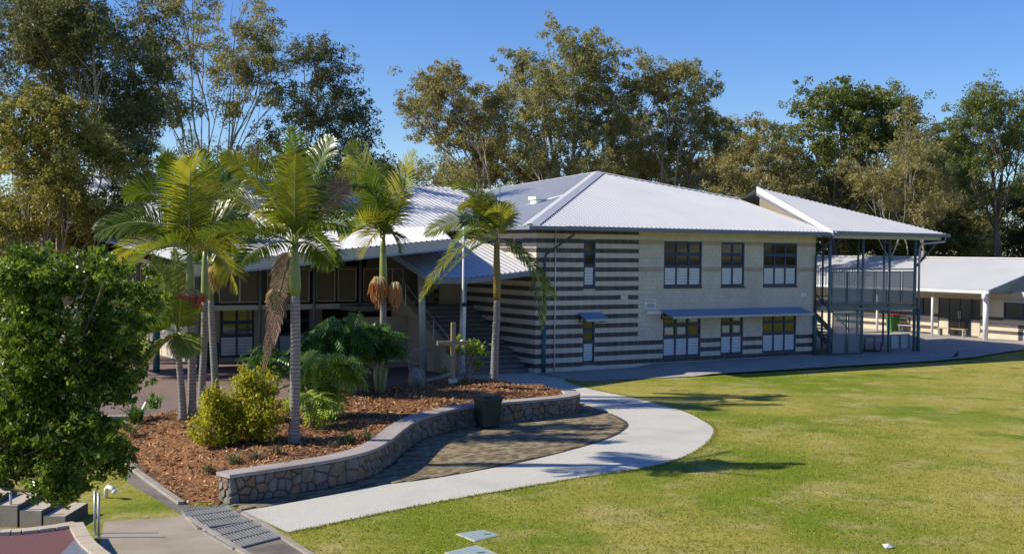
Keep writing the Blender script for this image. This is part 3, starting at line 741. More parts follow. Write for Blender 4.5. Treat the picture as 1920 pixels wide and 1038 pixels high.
# ------------------------------------------------------------------ left wing with verandah, canopies and stairs
WING = empty('verandah_wing', W(-7, 9.7, -.17), TH)
tag(WING, 'long two-storey wing with deep shaded verandah and big overhanging canopy behind the palms', 'building')
def wo(name, mb, m, parent=None, smooth=False):
    """build a wing part given in grid coordinates (u, v, z)"""
    mb.v = [(x+7, y-9.7, z+.17) for x, y, z in mb.v] if parent is None or parent.type == 'EMPTY' or parent.parent is not None or True else mb.v
    return mb.build(name, m, parent or WING, smooth)
def wing():
    ZR = 8.33; zu = lambda u, v: ZR + (v-17.15)*TP
    # upper roof
    rf = wo('roof', corr([(-.4,17.15),(8.15,17.15),(.1,9.1),(-.4,9.1)], zu, 'v', h=.034, pitch=.3), 'roof_metal')
    wo('west_roof', corr([(-17,17.15),(-.4,17.15),(-.4,7.6),(-17,7.6)], zu, 'v', h=.034, pitch=.3), 'roof_metal', rf)
    # lower canopy falls slightly to the left as well
    b_, c_ = .0505, .062; zc = lambda u, v: 5.30 + b_*(u+3.9) + c_*(v-.28)
    wo('canopy', corr([(-.45,7.8),(-16,7.8),(-16,-5.12),(-3.9,.28)], zc, 'v', h=.034, pitch=.3), 'roof_metal', rf)
    # fascia along the skewed front edge
    for a, b in (((-16,-5.12),(-3.9,.28)),):
        za, zb = zc(*a), zc(*b); f = MB(); e = (.03, -.09)
        V = []
        for (u, v), z in ((a, za), (b, zb)): V += [(u,v,z-.36),(u+e[0],v+e[1],z-.36),(u+e[0],v+e[1],z-.03),(u,v,z-.03)]
        f.add(V, [(0,3,2,1),(4,5,6,7),(0,1,5,4),(1,2,6,5),(2,3,7,6),(3,0,4,7)]); fo = wo('fascia', f, 'fascia_beige', rf)
        f = MB(); V = []
        for (u, v), z in ((a, za), (b, zb)): V += [(u-.01,v,z-.42),(u+e[0],v+e[1]-.01,z-.42),(u+e[0],v+e[1]-.01,z-.362),(u-.01,v,z-.362)]
        f.add(V, [(0,3,2,1),(4,5,6,7),(0,1,5,4),(1,2,6,5),(2,3,7,6),(3,0,4,7)]); wo('fascia_drip', f, 'shade_blue', rf)
    f = MB(); u = -.42
    f.add([(u,17.15,zu(u,17.15)+.05),(u,7.6,zu(u,7.6)+.05),(u,7.6,zu(u,7.6)-.25),(u,17.15,zu(u,17.15)-.25)], [(0,1,2,3),(3,2,1,0)]); wo('verge', f, 'trim_white', rf)
    f = MB(); f.add([(-.43,7.8,zc(-.43,7.8)+.04),(-3.88,.26,zc(-3.9,.28)+.04),(-3.88,.26,zc(-3.9,.28)-.40),(-.43,7.8,zc(-.43,7.8)-.3)], [(0,1,2,3),(3,2,1,0)]); wo('canopy_verge', f, 'fascia_beige', rf)
    wo('gutter', MB().box((-.4,8.95,zu(0,9.1)-.16),(.3,9.08,zu(0,9.1)-.02)), 'gutter_grey', rf)
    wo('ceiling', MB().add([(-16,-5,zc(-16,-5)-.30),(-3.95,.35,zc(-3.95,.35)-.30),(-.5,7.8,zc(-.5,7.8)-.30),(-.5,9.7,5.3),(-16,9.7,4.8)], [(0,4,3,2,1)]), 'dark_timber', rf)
    # stair canopy
    zs = lambda u, v: 4.12 + v*TP
    sc_ = wo('stair_canopy', corr([(-5.45,4.5),(0,4.5),(0,-.07),(-1.5,-.52),(-3.85,-1.2),(-5.45,-1.2)], zs, 'v', h=.034, pitch=.3), 'roof_metal')
    f = MB()
    for a, b in (((-5.45,-1.2),(-3.85,-1.2)),((-3.85,-1.2),(-1.5,-.52)),((-1.5,-.52),(0,-.07))): f.bar((a[0],a[1]-.06,zs(*a)-.11),(b[0],b[1]-.06,zs(*b)-.11),.1,.2)
    wo('gutter', f, 'gutter_grey', sc_)
    wo('barge', MB().bar((-5.5,4.4,zs(0,4.4)-.08),(-5.5,-1.24,zs(0,-1.24)-.08),.08,.24), 'shade_blue', sc_)
    # walls
    ops = [(-10.2,-8.62,.03,2.2),(-7.5,-6.0,.03,2.2),(-5.4,-1.6,-.17,2.15)]
    mb = MB(); wall_open(mb, 'u', -11.4, 0, -.17, 2.2, 9.7, 9.9, ops); wo('ground_wall', mb, 'wing_wall_shaded')
    ops2 = [(-10.1,-8.4,3.0,4.46),(-7.6,-5.4,2.45,4.46),(-4.6,-3.2,2.45,4.46)]
    mb = MB(); wall_open(mb, 'u', -17, 0, 2.45, 5.9, 9.7, 9.9, ops2); wo('upper_wall', mb, 'wing_wall_shaded')
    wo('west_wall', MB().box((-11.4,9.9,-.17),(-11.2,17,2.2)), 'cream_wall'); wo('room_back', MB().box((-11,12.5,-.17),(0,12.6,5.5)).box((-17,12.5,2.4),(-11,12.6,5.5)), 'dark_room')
    wo('landing_wall', MB().box((-1.2,6.2,-.17),(0,6.3,5.0)), 'wing_wall_shaded')
    for a, b, z0, z1 in ops[:2]: window(WING, (a+7, 0, z0+.17), 'u', b-a, z1-z0, 2, 'louvre', gl='glass')
    for a, b, z0, z1 in ops2: window(WING, (a+7, 0, z0+.17), 'u', b-a, z1-z0, 2, 'two', gl='glass_dark', fm='black')
    for k in range(4): 
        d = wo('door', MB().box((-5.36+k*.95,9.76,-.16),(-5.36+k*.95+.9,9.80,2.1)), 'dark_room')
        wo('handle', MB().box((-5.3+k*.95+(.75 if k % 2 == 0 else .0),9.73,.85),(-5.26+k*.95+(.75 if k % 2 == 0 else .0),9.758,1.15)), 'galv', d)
    # verandah floor, posts, screens
    wo('verandah_slab', MB().box((-17,7.35,2.22),(-1.0,9.7,2.42)), 'wing_wall_shaded')
    wo('slab_edge', MB().box((-17,7.27,2.26),(-1.0,7.347,2.46)), 'fascia_beige')
    for u in (-11.9,-9.26,-6.82,-4.64,-2.4):
        z1 = 5.2
        wo('post', MB().tube([(u,7.2,-.17),(u,7.2,z1)], .065, 10), 'steel_green', smooth=True)
    wo('handrail', MB().bar((-17,7.3,4.06),(-1.2,7.3,4.06),.06).bar((-17,7.3,4.32),(-10.5,7.3,4.32),.05), 'steel_green')
    for a in (-11.0,-10.11,-8.91,-7.88,-6.68,-5.67,-4.45,-3.35):
        p = wo('verandah_screen', MB().box((a,7.29,2.58),(a+.85,7.302,3.98)), 'mesh_dark')
        fr = MB()
        for q, r in (((a,2.58),(a+.85,2.58)),((a,3.98),(a+.85,3.98)),((a,2.58),(a,3.98)),((a+.85,2.58),(a+.85,3.98))): fr.bar((q[0],7.27,q[1]),(r[0],7.27,r[1]),.03)
        wo('screen_frame', fr, 'fascia_beige', p)
    bl = wo('balustrade', MB().bar((-17,7.3,2.6),(-11.2,7.3,2.6),.04), 'galv')
    for k in range(30): wo('baluster', MB().bar((-16.9+k*.19,7.3,2.6),(-16.9+k*.19,7.3,4.06),.025), 'galv', bl)
    # columns under the canopy
    wo('column', MB().tube([(-4.31,1.7,-.17),(-4.25,2.0,2.6),(-4.3,2.1,5.1)], .15, 14), 'galv', smooth=True)
    wo('column', MB().tube([(-3.35,.25,-.17),(-3.35,.1,3.75)], .13, 14), 'galv', smooth=True)
    for u, v in ((-13.64,7.14),(-15.4,8.2),(-16.6,6.4)): wo('column', MB().tube([(u,v,-.17),(u,v,2.3)], .14 if u > -14 else .07, 12), 'teal_pipe' if u > -14 else 'galv', smooth=True)
    # stairs up to the verandah
    st = wo('staircase', MB().add([(-3.2,.5,-.17),(0,.5,-.17),(0,5.5,2.42),(-3.2,5.5,2.42),(-3.2,5.5,-.17),(0,5.5,-.17)], [(0,1,2,3),(0,3,4),(1,5,2)]), 'stair_concrete_shaded')
    for k in range(15):
        v0 = .5+k*.33; z1 = -.17+(k+1)*.172
        wo('step', MB().box((-3.2,v0,z1-.20),(-.002,v0+.36,z1)), 'stair_concrete_shaded', st)
        wo('nosing', MB().box((-3.19,v0-.012,z1-.035),(-.01,v0+.05,z1+.003)), 'dark_block', st)
    wo('stair_side_wall', MB().add([(-3.6,.6,-.17),(-3.25,.6,-.17),(-3.25,.6,.5),(-3.6,.6,.5),(-3.6,6.2,-.17),(-3.25,6.2,-.17),(-3.25,6.2,3.3),(-3.6,6.2,3.3)],
        [(0,1,2,3),(7,6,5,4),(0,3,7,4),(1,5,6,2),(3,2,6,7)]), 'wing_wall_shaded')
    wo('stair_landing', MB().box((-5.6,5.5,2.2),(0,7.3,2.42)), 'stair_concrete_shaded')
    wo('landing_wall', MB().box((-6.5,4.6,-.17),(-3.62,4.8,2.0)), 'wing_wall_shaded')
    hr = MB()
    for u in (-3.7,):
        hr.tube([(u,.7,1.35),(u,6.0,4.1)], .025, 6)
        for k in range(5): hr.tube([(u,.7+k*1.3,.5+k*.65),(u,.7+k*1.3,1.35+k*.67)], .02, 6)
    wo('stair_handrail', hr, 'galv')
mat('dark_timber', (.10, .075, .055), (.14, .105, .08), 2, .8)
wing()

# ------------------------------------------------------------------ low building on the right
LOW = empty('low_building', W(34.6, 8, -.015), TH)
tag(LOW, 'single-storey cream building with white gabled roof and white corner column at the right edge', 'building')
def lo(name, mb, m, parent=None, smooth=False):
    mb.v = [(x-34.6, y-8, z+.015) for x, y, z in mb.v]; return mb.build(name, m, parent or LOW, smooth)
def low_building():
    T15 = math.tan(math.radians(15)); zr = lambda u, v: 2.86+(u-32.4)*T15
    rf = lo('roof', corr([(32.35,2.5),(39.2,2.5),(39.2,26),(32.35,26)], zr, 'u', h=.012), 'roof_metal')
    lo('rear_slope', MB().add([(39.2,2.5,zr(39.2,0)),(46,2.5,2.86),(46,26,2.86),(39.2,26,zr(39.2,0))], [(0,1,2,3)]), 'roof_metal', rf)
    lo('gutter', MB().box((32.22,2.45,2.70),(32.345,26,2.84)), 'trim_white', rf)
    lo('gutter_lip', MB().box((32.23,2.46,2.655),(32.34,25.9,2.698)), 'gutter_grey', rf)
    lo('barge_board', MB().bar((32.25,2.44,2.78),(39.2,2.44,zr(39.2,0)-.06),.10,.22), 'gutter_grey', rf)
    lo('ridge_capping', MB().bar((39.2,2.5,zr(39.2,0)+.04),(39.2,26,zr(39.2,0)+.04),.3,.05), 'trim_white', rf)
    lo('gable_panel', MB().add([(32.9,2.75,2.62),(45,2.75,2.62),(39.2,2.75,zr(39.2,0)-.08),(32.9,2.75,zr(32.9,0)-.08)], [(0,1,2,3)]), 'gable_green', rf)
    lo('ceiling', MB().add([(32.4,2.6,2.66),(34.6,2.6,2.72),(34.6,26,2.72),(32.4,26,2.66)], [(0,3,2,1)]), 'soffit', rf)
    ops = [(4.75,7.81,.02,2.3),(.6,3.18,1.22,2.15),(8.3,9.77,1.15,2.2)]
    mb = MB(); wall_open(mb, 'v', -6, 26, -.02, 2.78, 34.6, 34.8, ops); lo('wall', mb, 'cream_wall')
    # dark dado courses made of blocks
    bl = MB(); tn = MB()
    for j, z in ((0,.28),(1,.68),(2,1.06)):
        y = -5.8
        while y < 16:
            for s0, s1 in minus(y, y+.388, [(o[0], o[1]) for o in ops if o[2] < z+.19 and o[3] > z]): bl.box((34.588,s0,z),(34.599,s1,z+.19))
            y += .4
    y = -5.8
    while y < 16:
        for s0, s1 in minus(y, y+.388, [(o[0], o[1]) for o in ops if o[3] > 2.3]): tn.box((34.590,s0,2.24),(34.599,s1,2.42))
        y += .4
    o = lo('dado_blocks', bl, 'dark_block'); o['kind'] = 'stuff'; o = lo('tan_blocks', tn, 'tan_block'); o['kind'] = 'stuff'
    lo('west_end_wall', MB().box((34.61,12.9,-.02),(38,13.0,2.7)), 'cream_wall')
    # glazed entrance
    for y0, y1, z0, z1, nm, m in ((4.78,5.42,.02,.98,'side_panel','cream_wall'),(7.06,7.78,.02,.98,'side_panel','cream_wall'),(4.78,5.42,1.0,2.27,'side_light','glass_dark'),(7.06,7.78,1.0,2.27,'side_light','glass_dark'),(5.46,6.22,.03,2.27,'door','glass_dark'),(6.26,7.02,.03,2.27,'door','glass_dark')):
        q = lo(nm, MB().box((34.63,y0,z0),(34.66,y1,z1)), m)
        if nm == 'door': lo('handle', MB().box((34.56,6.15 if y0 < 6 else 6.29,1.0),(34.60,6.19 if y0 < 6 else 6.33,1.45)), 'galv', q)
    fr = MB()
    for y in (4.75,5.42,6.22,7.02,7.78): fr.box((34.60,y,.0),(34.68,y+.04,2.3))
    fr.box((34.602,4.79,2.27),(34.679,7.78,2.3)); lo('entrance_frame', fr, 'frame_blue')
    for y0, y1, z0, z1 in ((.6,3.18,1.22,2.15),(8.3,9.77,1.15,2.2)):
        w = lo('window', MB().box((34.66,y0,z0),(34.68,y1,z1)), 'glass_dark'); f = MB()
        for y in (y0, (y0+y1)/2-.03, y1-.06): f.box((34.61,y,z0),(34.655,y+.06,z1))
        f.box((34.612,y0+.06,z0),(34.653,y1-.06,z0+.06)).box((34.612,y0+.06,z1-.06),(34.653,y1-.06,z1)); lo('frame', f, 'frame_blue', w)
        lo('sill', MB().box((34.55,y0-.05,z0-.08),(34.60,y1+.05,z0-.003)), 'dark_block', w)
        if y0 < 1: lo('notice', MB().box((34.645,1.35,1.55),(34.654,1.65,1.85)), 'white_paint', w)
    cb = lo('column', MB().tube([(32.75,3.0,-.015),(32.75,3.0,2.66)], .15, 14), 'white_paint', smooth=True)
    lo('rain_head', MB().tube([(32.28,2.75,2.68),(32.28,2.75,2.45),(32.45,2.85,2.3),(32.62,2.95,2.22)], [.16,.15,.09,.08], 10), 'white_paint', cb, True)
    lo('column', MB().tube([(32.75,6.75,-.015),(32.75,6.75,2.66)], .075, 10), 'white_paint', smooth=True)
    lo('column', MB().tube([(32.75,11.0,-.015),(32.75,11.0,2.66)], .075, 10), 'white_paint', smooth=True)
mat('gable_green', (.25, .29, .27), (.29, .33, .31), 1, .7)
low_building()

# ------------------------------------------------------------------ foliage generators
def leaves(centres, radii, per, size, aspect=.36, droop=.5, flat=1.0, tint_sd=.18, fold=0.0, rng=RNG):
    """rhombic leaves spread through small tufts; returns corner array and tint"""
    C = np.repeat(np.asarray(centres), per, axis=0); R = np.repeat(np.asarray(radii), per)
    tt = np.repeat(np.clip(rng.normal(.45, .2, len(centres)), 0, 1), per); n = len(C)
    off = unit(rng.normal(size=(n, 3))) * (R*rng.random(n)**.45)[:, None]; off[:, 2] *= flat
    P = C + off
    d = unit(unit(rng.normal(size=(n, 3))) + unit(off)*.5 + np.array([0, 0, -droop])*1.0)
    s = unit(np.cross(d, rng.normal(size=(n, 3)))); l = (size*rng.uniform(.6, 1.35, n))[:, None]
    up = np.cross(s, d)
    V = np.stack([P-d*l*.5, P+s*l*aspect*.5+up*l*fold, P+d*l*.5, P-s*l*aspect*.5+up*l*fold], 1)
    return V, np.clip(tt + rng.normal(0, tint_sd, n), 0, 1)
def blob_tufts(c, R, n, rng, squash=.8, shell=.35):
    d = unit(rng.normal(size=(n, 3))); r = R*(shell+(1-shell)*rng.random(n)**.55)
    p = d*r[:, None]; p[:, 2] *= squash
    # ragged outline: push tufts by a lumpy direction-dependent factor
    ph = rng.uniform(0, 6.28, 6); lump = 1+.22*np.sin(3*d[:,0]*2+ph[0])*np.cos(4*d[:,2]+ph[1])+.16*np.sin(7*d[:,0]+ph[2])*np.sin(6*d[:,2]+ph[3])
    return np.asarray(c)+p*lump[:, None]
def limb(mb, a, b, r0, r1, rng, wob=.06, n=6, sides=6, sag=0.0):
    a, b = Vector(a), Vector(b); L = (b-a).length; pts = []; rs = []
    w = [Vector(rng.normal(0, wob*L, 3)) for _ in range(3)]
    for k in range(n+1):
        t = k/n; p = a.lerp(b, t) + (w[0]*math.sin(math.pi*t)+w[1]*math.sin(2*math.pi*t)*.5)*(1 if 0 < k < n else 0)
        p.z += sag*L*math.sin(math.pi*t); pts.append(p); rs.append(r0+(r1-r0)*t)
    mb.tube(pts, rs, sides, cap=False); return pts
def tree(name, label, Y, base_px, blobs, leafm, barkm='gum_bark', group=None, seed=1, size=.30, dens=1.0, trunk_r=.28, fork=.45, depth=2.2, stems=1, droop=.55, squash=.85, bare=0.3, aspect=.34, shell=.3, tuft_r=.46, cat='tree', grow=1.16, clump=1.0):
    """blobs: (px, py, r_px[, depth offset]) placed at distance Y"""
    rng = np.random.default_rng(seed); k = Y/F_PX
    base = at(base_px, 480, Y); base.z = -.32
    root = empty(name, base); wood = MB(); T = []; B = []
    cs = []
    for bl in blobs:
        c = at(bl[0], bl[1], Y); dz = bl[3] if len(bl) > 3 else rng.normal(0, depth)
        c.y += dz; cs.append((c, bl[2]*k*grow))
    zc = sum(c.z for c, _ in cs)/len(cs); xc = sum(c.x for c, _ in cs)/len(cs)
    forks = []
    for s in range(stems):
        fx = base.x + (xc-base.x)*.45 + rng.normal(0, .6 if stems > 1 else .2); fz = base.z+(zc-base.z)*fork*rng.uniform(.85, 1.15)
        f = Vector((fx, base.y+rng.normal(0, .5), fz)); b0 = base+Vector((rng.normal(0, .25), rng.normal(0, .25), 0)) if stems > 1 else base
        limb(wood, b0, f, trunk_r*(1 if stems == 1 else .72), trunk_r*.62, rng, .03, 6, 8); forks.append(f)
    for c, R in cs:
        f = min(forks, key=lambda q: abs(q.x-c.x)+rng.random())
        pts = limb(wood, f, c+Vector((0,0,-R*.25)), trunk_r*min(.42, .10*R+.06), trunk_r*.10, rng, .05, 7, 6, .04)
        n = max(8, int(dens*17*(R/.9)**2)); per = 7; ns = max(4, n//per); cr_ = clump*rng.uniform(.7, 1.3, ns)
        sub = blob_tufts(c, R*.97, ns, rng, squash, shell); tf = sub
        jit = rng.normal(0, 1, (ns, per, 3))*np.array([.55, .55, .34])*cr_[:, None, None]; T.append((sub[:, None, :]+jit).reshape(-1, 3))
        for q in tf[:max(3, int(ns*min(1, bare*2)))]:
            s = pts[int(rng.integers(3, len(pts)))]
            limb(wood, s, q, trunk_r*.12, trunk_r*.03, rng, .07, 4, 4)
    T = np.concatenate(T); rad = rng.uniform(.55, 1.35, len(T))*tuft_r
    V, ti = leaves(T, rad, 46, size*.78, aspect, droop, .8, rng=rng)
    V -= np.array(base); wood.v = [(p[0]-base.x, p[1]-base.y, p[2]-base.z) for p in wood.v]
    wood.build('trunk', barkm, root, True)
    link('crown', np_mesh('crown', V, 4, leafm, ti), root)
    return tag(root, label, cat, group)

GB = 'gum trees behind the buildings'
def background_trees():
    # centre group behind the hipped roof
    tree('gum_tree', 'brownish gum tree leaning left behind the ridge of the hipped roof', 88, 965,
         [(790,215,42),(850,190,50),(905,200,52),(790,180,28),(905,265,50),(850,240,34),(935,230,40),(770,205,22)], 'leaf_gum_brown', seed=3, trunk_r=.34, dens=1.2, fork=.42, group=GB)
    tree('gum_tree', 'tallest round-headed gum tree behind the hipped roof', 90, 1075,
         [(1050,115,62),(1110,120,58),(1000,135,45),(1150,150,50),(1020,200,58),(1095,210,66),(1160,220,44),(980,180,30),(1060,280,62),(985,275,46),(1130,290,60),(960,105,18)], 'leaf_gum', seed=4, trunk_r=.42, dens=.95, fork=.4, group=GB)
    tree('gum_tree', 'gum tree with dark spreading right side next to the tallest gum', 92, 1255,
         [(1240,140,48),(1290,165,46),(1200,185,44),(1265,215,58),(1325,235,46),(1230,280,58),(1310,300,55),(1355,265,28),(1180,300,50),(1345,205,22)], 'leaf_gum', seed=5, trunk_r=.36, dens=.95, fork=.4, group=GB)
    tree('gum_tree', 'small grey-green gum tree above the left ridge between the palm and the tall gums', 86, 815,
         [(800,305,26),(835,320,30),(775,325,22),(870,330,30),(815,340,34),(895,345,26)], 'leaf_gum', seed=6, trunk_r=.22, dens=1.0, fork=.5, group=GB, size=.26)
    # right hand belt
    tree('gum_tree', 'brown-leaved gum tree just left of the raised roof end', 84, 1420,
         [(1430,235,26),(1420,275,38),(1460,300,44),(1400,320,40),(1380,360,36),(1440,360,46),(1490,345,44),(1370,300,22)], 'leaf_gum_brown', 'gum_bark', seed=7, trunk_r=.2, dens=.85, stems=2, group=GB)
    tree('broad_tree', 'dense deep green broad-crowned tree behind the raised roof end', 92, 1570,
         [(1500,215,42),(1560,205,46),(1620,205,46),(1670,215,40),(1530,265,52),(1600,260,56),(1660,275,48),(1480,270,40),(1560,325,56),(1640,330,52),(1500,330,40)], 'leaf_green', 'dark_bark', seed=8, trunk_r=.36, dens=1.15, squash=.8, droop=.15, aspect=.5, size=.27)
    tree('gum_tree', 'twiggy brown gum tree with bare pale limbs above the balcony roof', 82, 1690,
         [(1690,235,24),(1715,270,40),(1670,300,42),(1740,310,46),(1700,345,48),(1640,355,40),(1765,350,40),(1610,320,30),(1720,395,46)], 'leaf_gum_brown', 'gum_bark', seed=9, trunk_r=.2, dens=.85, stems=3, bare=.7, group=GB)
    tree('gum_tree', 'tall dark-trunked gum tree above the low white roof at the right edge', 88, 1880,
         [(1850,195,44),(1815,225,40),(1890,215,40),(1845,255,48),(1795,255,24),(1900,280,44),(1840,310,44),(1925,200,36),(1930,250,40),(1880,330,40),(1800,320,30)], 'leaf_green', 'dark_bark', seed=10, trunk_r=.38, dens=1.0, fork=.5, group=GB, size=.28)
    # lower scrub trees closing the gaps
    low = [(1480,100,'leaf_gum_dark',405,46,'behind the roof valley of the raised end'),(1570,104,'leaf_gum_dark',395,60,'over the middle of the raised end roof'),(1660,100,'leaf_gum',405,58,'over the right half of the balcony roof'),(1745,98,'leaf_gum_dark',400,58,'above the tip of the balcony roof'),(1830,100,'leaf_gum',405,58,'left of the dark trunk at the right edge'),(1925,102,'leaf_gum_dark',410,60,'in the right corner behind the low white roof'),(2020,100,'leaf_gum',380,70,'just beyond the right edge of the view'),(2120,98,'leaf_green',370,76,'well beyond the right edge of the view')]
    for i, (x, Y, m, y, r, where) in enumerate(low):
        tree('scrub_tree', 'shaded scrubby tree '+where, Y, x, [(x,y,r),(x-38,y+40,r*.8),(x+38,y+36,r*.8),(x,y+75,r*.9),(x+10,y-40,r*.6),(x-30,y-20,r*.6)], m, 'grey_bark', seed=30+i, trunk_r=.22, dens=1.2, group='scrubby trees along the back fence', stems=2)
    for i, (x, Y, m, bl, where) in enumerate([(1375,98,'leaf_gum',[(1385,285,36),(1350,330,40),(1395,330,40),(1330,365,30)],'in the dip right of the dark spreading gum'),(960,98,'leaf_gum_brown',[(930,300,44),(975,320,46),(900,320,36),(1010,330,40),(870,345,30)],'low behind the roof valley'),(1770,100,'leaf_green',[(1760,265,34),(1780,310,44),(1745,320,40),(1790,360,46),(1750,375,40)],'between the twiggy gum and the right edge gum'),(1210,100,'leaf_gum',[(1180,250,44),(1215,320,48),(1160,330,40),(1290,330,40)],'filling the gap between the two tallest gums')]):
        tree('gum_tree', 'bushy olive gum tree '+where, Y, x, bl, m, seed=50+i, trunk_r=.22, dens=1.3, group=GB)
    # beyond the left wing
    tree('gum_tree', 'dark gum tree reaching right above the large palm crown', 74, 545,
         [(590,115,44),(560,80,36),(630,130,32),(610,175,44),(650,190,34),(580,215,48),(640,240,48),(560,270,40),(610,290,46),(665,265,30),(680,225,18),(690,300,26),(720,315,24)], 'leaf_gum_dark', 'dark_bark', seed=12, trunk_r=.24, dens=1.05, depth=1.6, group=GB, size=.26)
    tree('gum_tree', 'tall open gum tree with slender pale stems against the sky', 70, 415,
         [(345,55,46),(400,20,52),(455,35,44),(320,110,40),(480,80,36),(430,105,40),(375,120,34),(300,165,34),(350,185,28),(460,150,34),(495,120,26),(430,200,22),(320,215,26),(500,55,20),(500,180,30),(340,0,40),(480,-10,34)], 'leaf_gum', 'grey_bark', seed=13, trunk_r=.24, dens=1.15, stems=4, fork=.52, depth=2.4, bare=.4, group=GB, size=.25)
    tree('gum_tree', 'high dark gum tree filling the upper left corner', 62, 120,
         [(60,40,70),(150,50,66),(220,90,58),(20,110,60),(110,130,66),(190,170,56),(250,190,44),(270,110,36),(240,40,44),(160,0,50),(30,0,50),(260,240,38),(215,250,44)], 'leaf_gum_dark', 'gum_bark', seed=14, trunk_r=.24, dens=2.1, grow=1.3, depth=2.2, group=GB, size=.25)
    tree('broad_tree', 'yellow-green dappled tree with crooked grey limbs at the left edge', 47, 60,
         [(60,225,62),(140,230,50),(20,290,60),(110,300,60),(185,290,46),(60,370,60),(150,360,54),(215,345,40),(20,430,56),(110,430,60),(190,420,50),(235,400,34)], 'leaf_yellowish', 'grey_bark', seed=15, trunk_r=.17, dens=3.0, depth=1.0, fork=.35, size=.17, tuft_r=.30, clump=.6, droop=.2, aspect=.5, bare=.3, grow=1.3)
    tree('broad_tree', 'dark shaded tree between the yellow-green tree and the palm group', 58, 250,
         [(240,300,46),(265,345,44),(225,380,50),(280,390,34),(180,400,50),(255,430,44),(200,460,50),(285,290,24)], 'leaf_gum_dark', 'dark_bark', seed=16, trunk_r=.18, dens=2.6, size=.2, tuft_r=.36, clump=.75, grow=1.3)
    tree('broad_tree', 'mid green tree low at the left picture edge under the yellow-green one', 56, 10, [(15,375,46),(50,410,44),(-15,420,50),(30,450,44),(90,440,40)], 'leaf_green', 'dark_bark', seed=18, trunk_r=.2, dens=2.2, size=.2, tuft_r=.36, clump=.75)
    tree('broad_tree', 'dark tree low behind the left wing above the palm group', 80, 470,
         [(455,290,34),(500,300,36),(540,315,34),(415,300,28),(585,320,34),(640,325,32),(700,335,28),(740,330,24)], 'leaf_gum_dark', 'dark_bark', seed=17, trunk_r=.24, dens=1.1, size=.26)
    # trees across the lawn to the right, out of frame but mirrored in the windows
    for i in range(9):
        Yc = -14+i*9; X = 60+((i*37) % 15); root = None
        rng = np.random.default_rng(60+i); base = Vector((X, Yc, -.32)); wood = MB(); T = []
        root = empty('gum_tree', base); limb(wood, (0,0,0), (0,0,6), .35, .22, rng, .03)
        for c in range(5):
            p = Vector((rng.normal(0,2.4), rng.normal(0,3.2), rng.uniform(2.0,13))); limb(wood, (0,0,5), p, .16, .05, rng); T.append(blob_tufts(p, rng.uniform(2.6,3.8), 110, rng))
        T = np.concatenate(T); V, ti = leaves(T, rng.uniform(.5,.9,len(T)), 16, .42, .4, rng=rng)
        wood.build('trunk', 'gum_bark', root, True); link('crown', np_mesh('crown', V, 4, 'leaf_gum_brown' if i % 2 else 'leaf_gum', ti), root)
        tag(root, ['first','second','third','fourth','fifth','sixth','seventh','eighth','ninth'][i]+' gum tree from the camera in the row across the lawn, beyond the right edge', 'tree', 'gum trees across the lawn')
background_trees()

# ------------------------------------------------------------------ palms
def frond(root, pts, L, m, rng, name='frond', n=58, width=.046, sag=.35, rise=.25, origin=Vector((0,0,0)), rach='rachis', start=.14):
    """pts: bezier control points (world) of the midrib"""
    P = [Vector(p)-origin for p in pts]; N = 26; line = []
    for k in range(N+1):
        t = k/N; line.append(P[0]*(1-t)**2+P[1]*2*t*(1-t)+P[2]*t*t)
    rb = MB().tube(line, [.028*(1-.85*k/N) for k in range(N+1)], 5)
    T = np.linspace(start, 1, n); V = []; ti = []
    base_t = rng.uniform(.1, .95); twist = rng.choice([-1, 1])*rng.uniform(.5, 1.25)
    for t in T:
        p = P[0]*(1-t)**2+P[1]*2*t*(1-t)+P[2]*t*t; tg = ((P[1]-P[0])*(1-t)+(P[2]-P[1])*t).normalized()
        ref = Vector((0,0,1)) if abs(tg.z) < .9 else Vector((0,-1,0))
        sd = tg.cross(ref).normalized(); up = sd.cross(tg).normalized(); an = twist*(.35+.65*t); sd, up = sd*math.cos(an)+up*math.sin(an), up*math.cos(an)-sd*math.sin(an)
        ll = L*(.35+.65*math.sin(math.pi*min(1, .12+.88*t)**.8))*(1 if t < .9 else 1-.5*(t-.9)/.1)
        for s in (-1, 1):
            a = .95-.55*t; l = ll*rng.uniform(.85, 1.1)
            d = (sd*s*math.sin(a+.25)+tg*math.cos(a+.25)+up*rise*rng.uniform(.3, 1.2)).normalized()
            d2 = (d+Vector((0,0,-sag*rng.uniform(.6, 1.7)))).normalized(); d3 = (d2+Vector((0,0,-sag*1.6))).normalized()
            wv = d.cross(up).normalized()*width*.5; wv = wv if wv.length > 0 else sd*width*.5
            q0 = p; q1 = p+d*l*.4; q2 = q1+d2*l*.35; q3 = q2+d3*l*.25; tw = base_t+rng.normal(0, .12)
            V += [[q0-wv*.5, q0+wv*.5, q1+wv, q1-wv], [q1-wv, q1+wv, q2+wv*.7, q2-wv*.7], [q2-wv*.7, q2+wv*.7, q3+wv*.12, q3-wv*.12]]
            ti += [tw]*3
    o = link(name, np_mesh(name, np.array(V, float).reshape(-1, 4, 3), 4, m, np.clip(np.array(ti), 0, 1)), root)
    rb.build('midrib', rach, o, True)
    return o
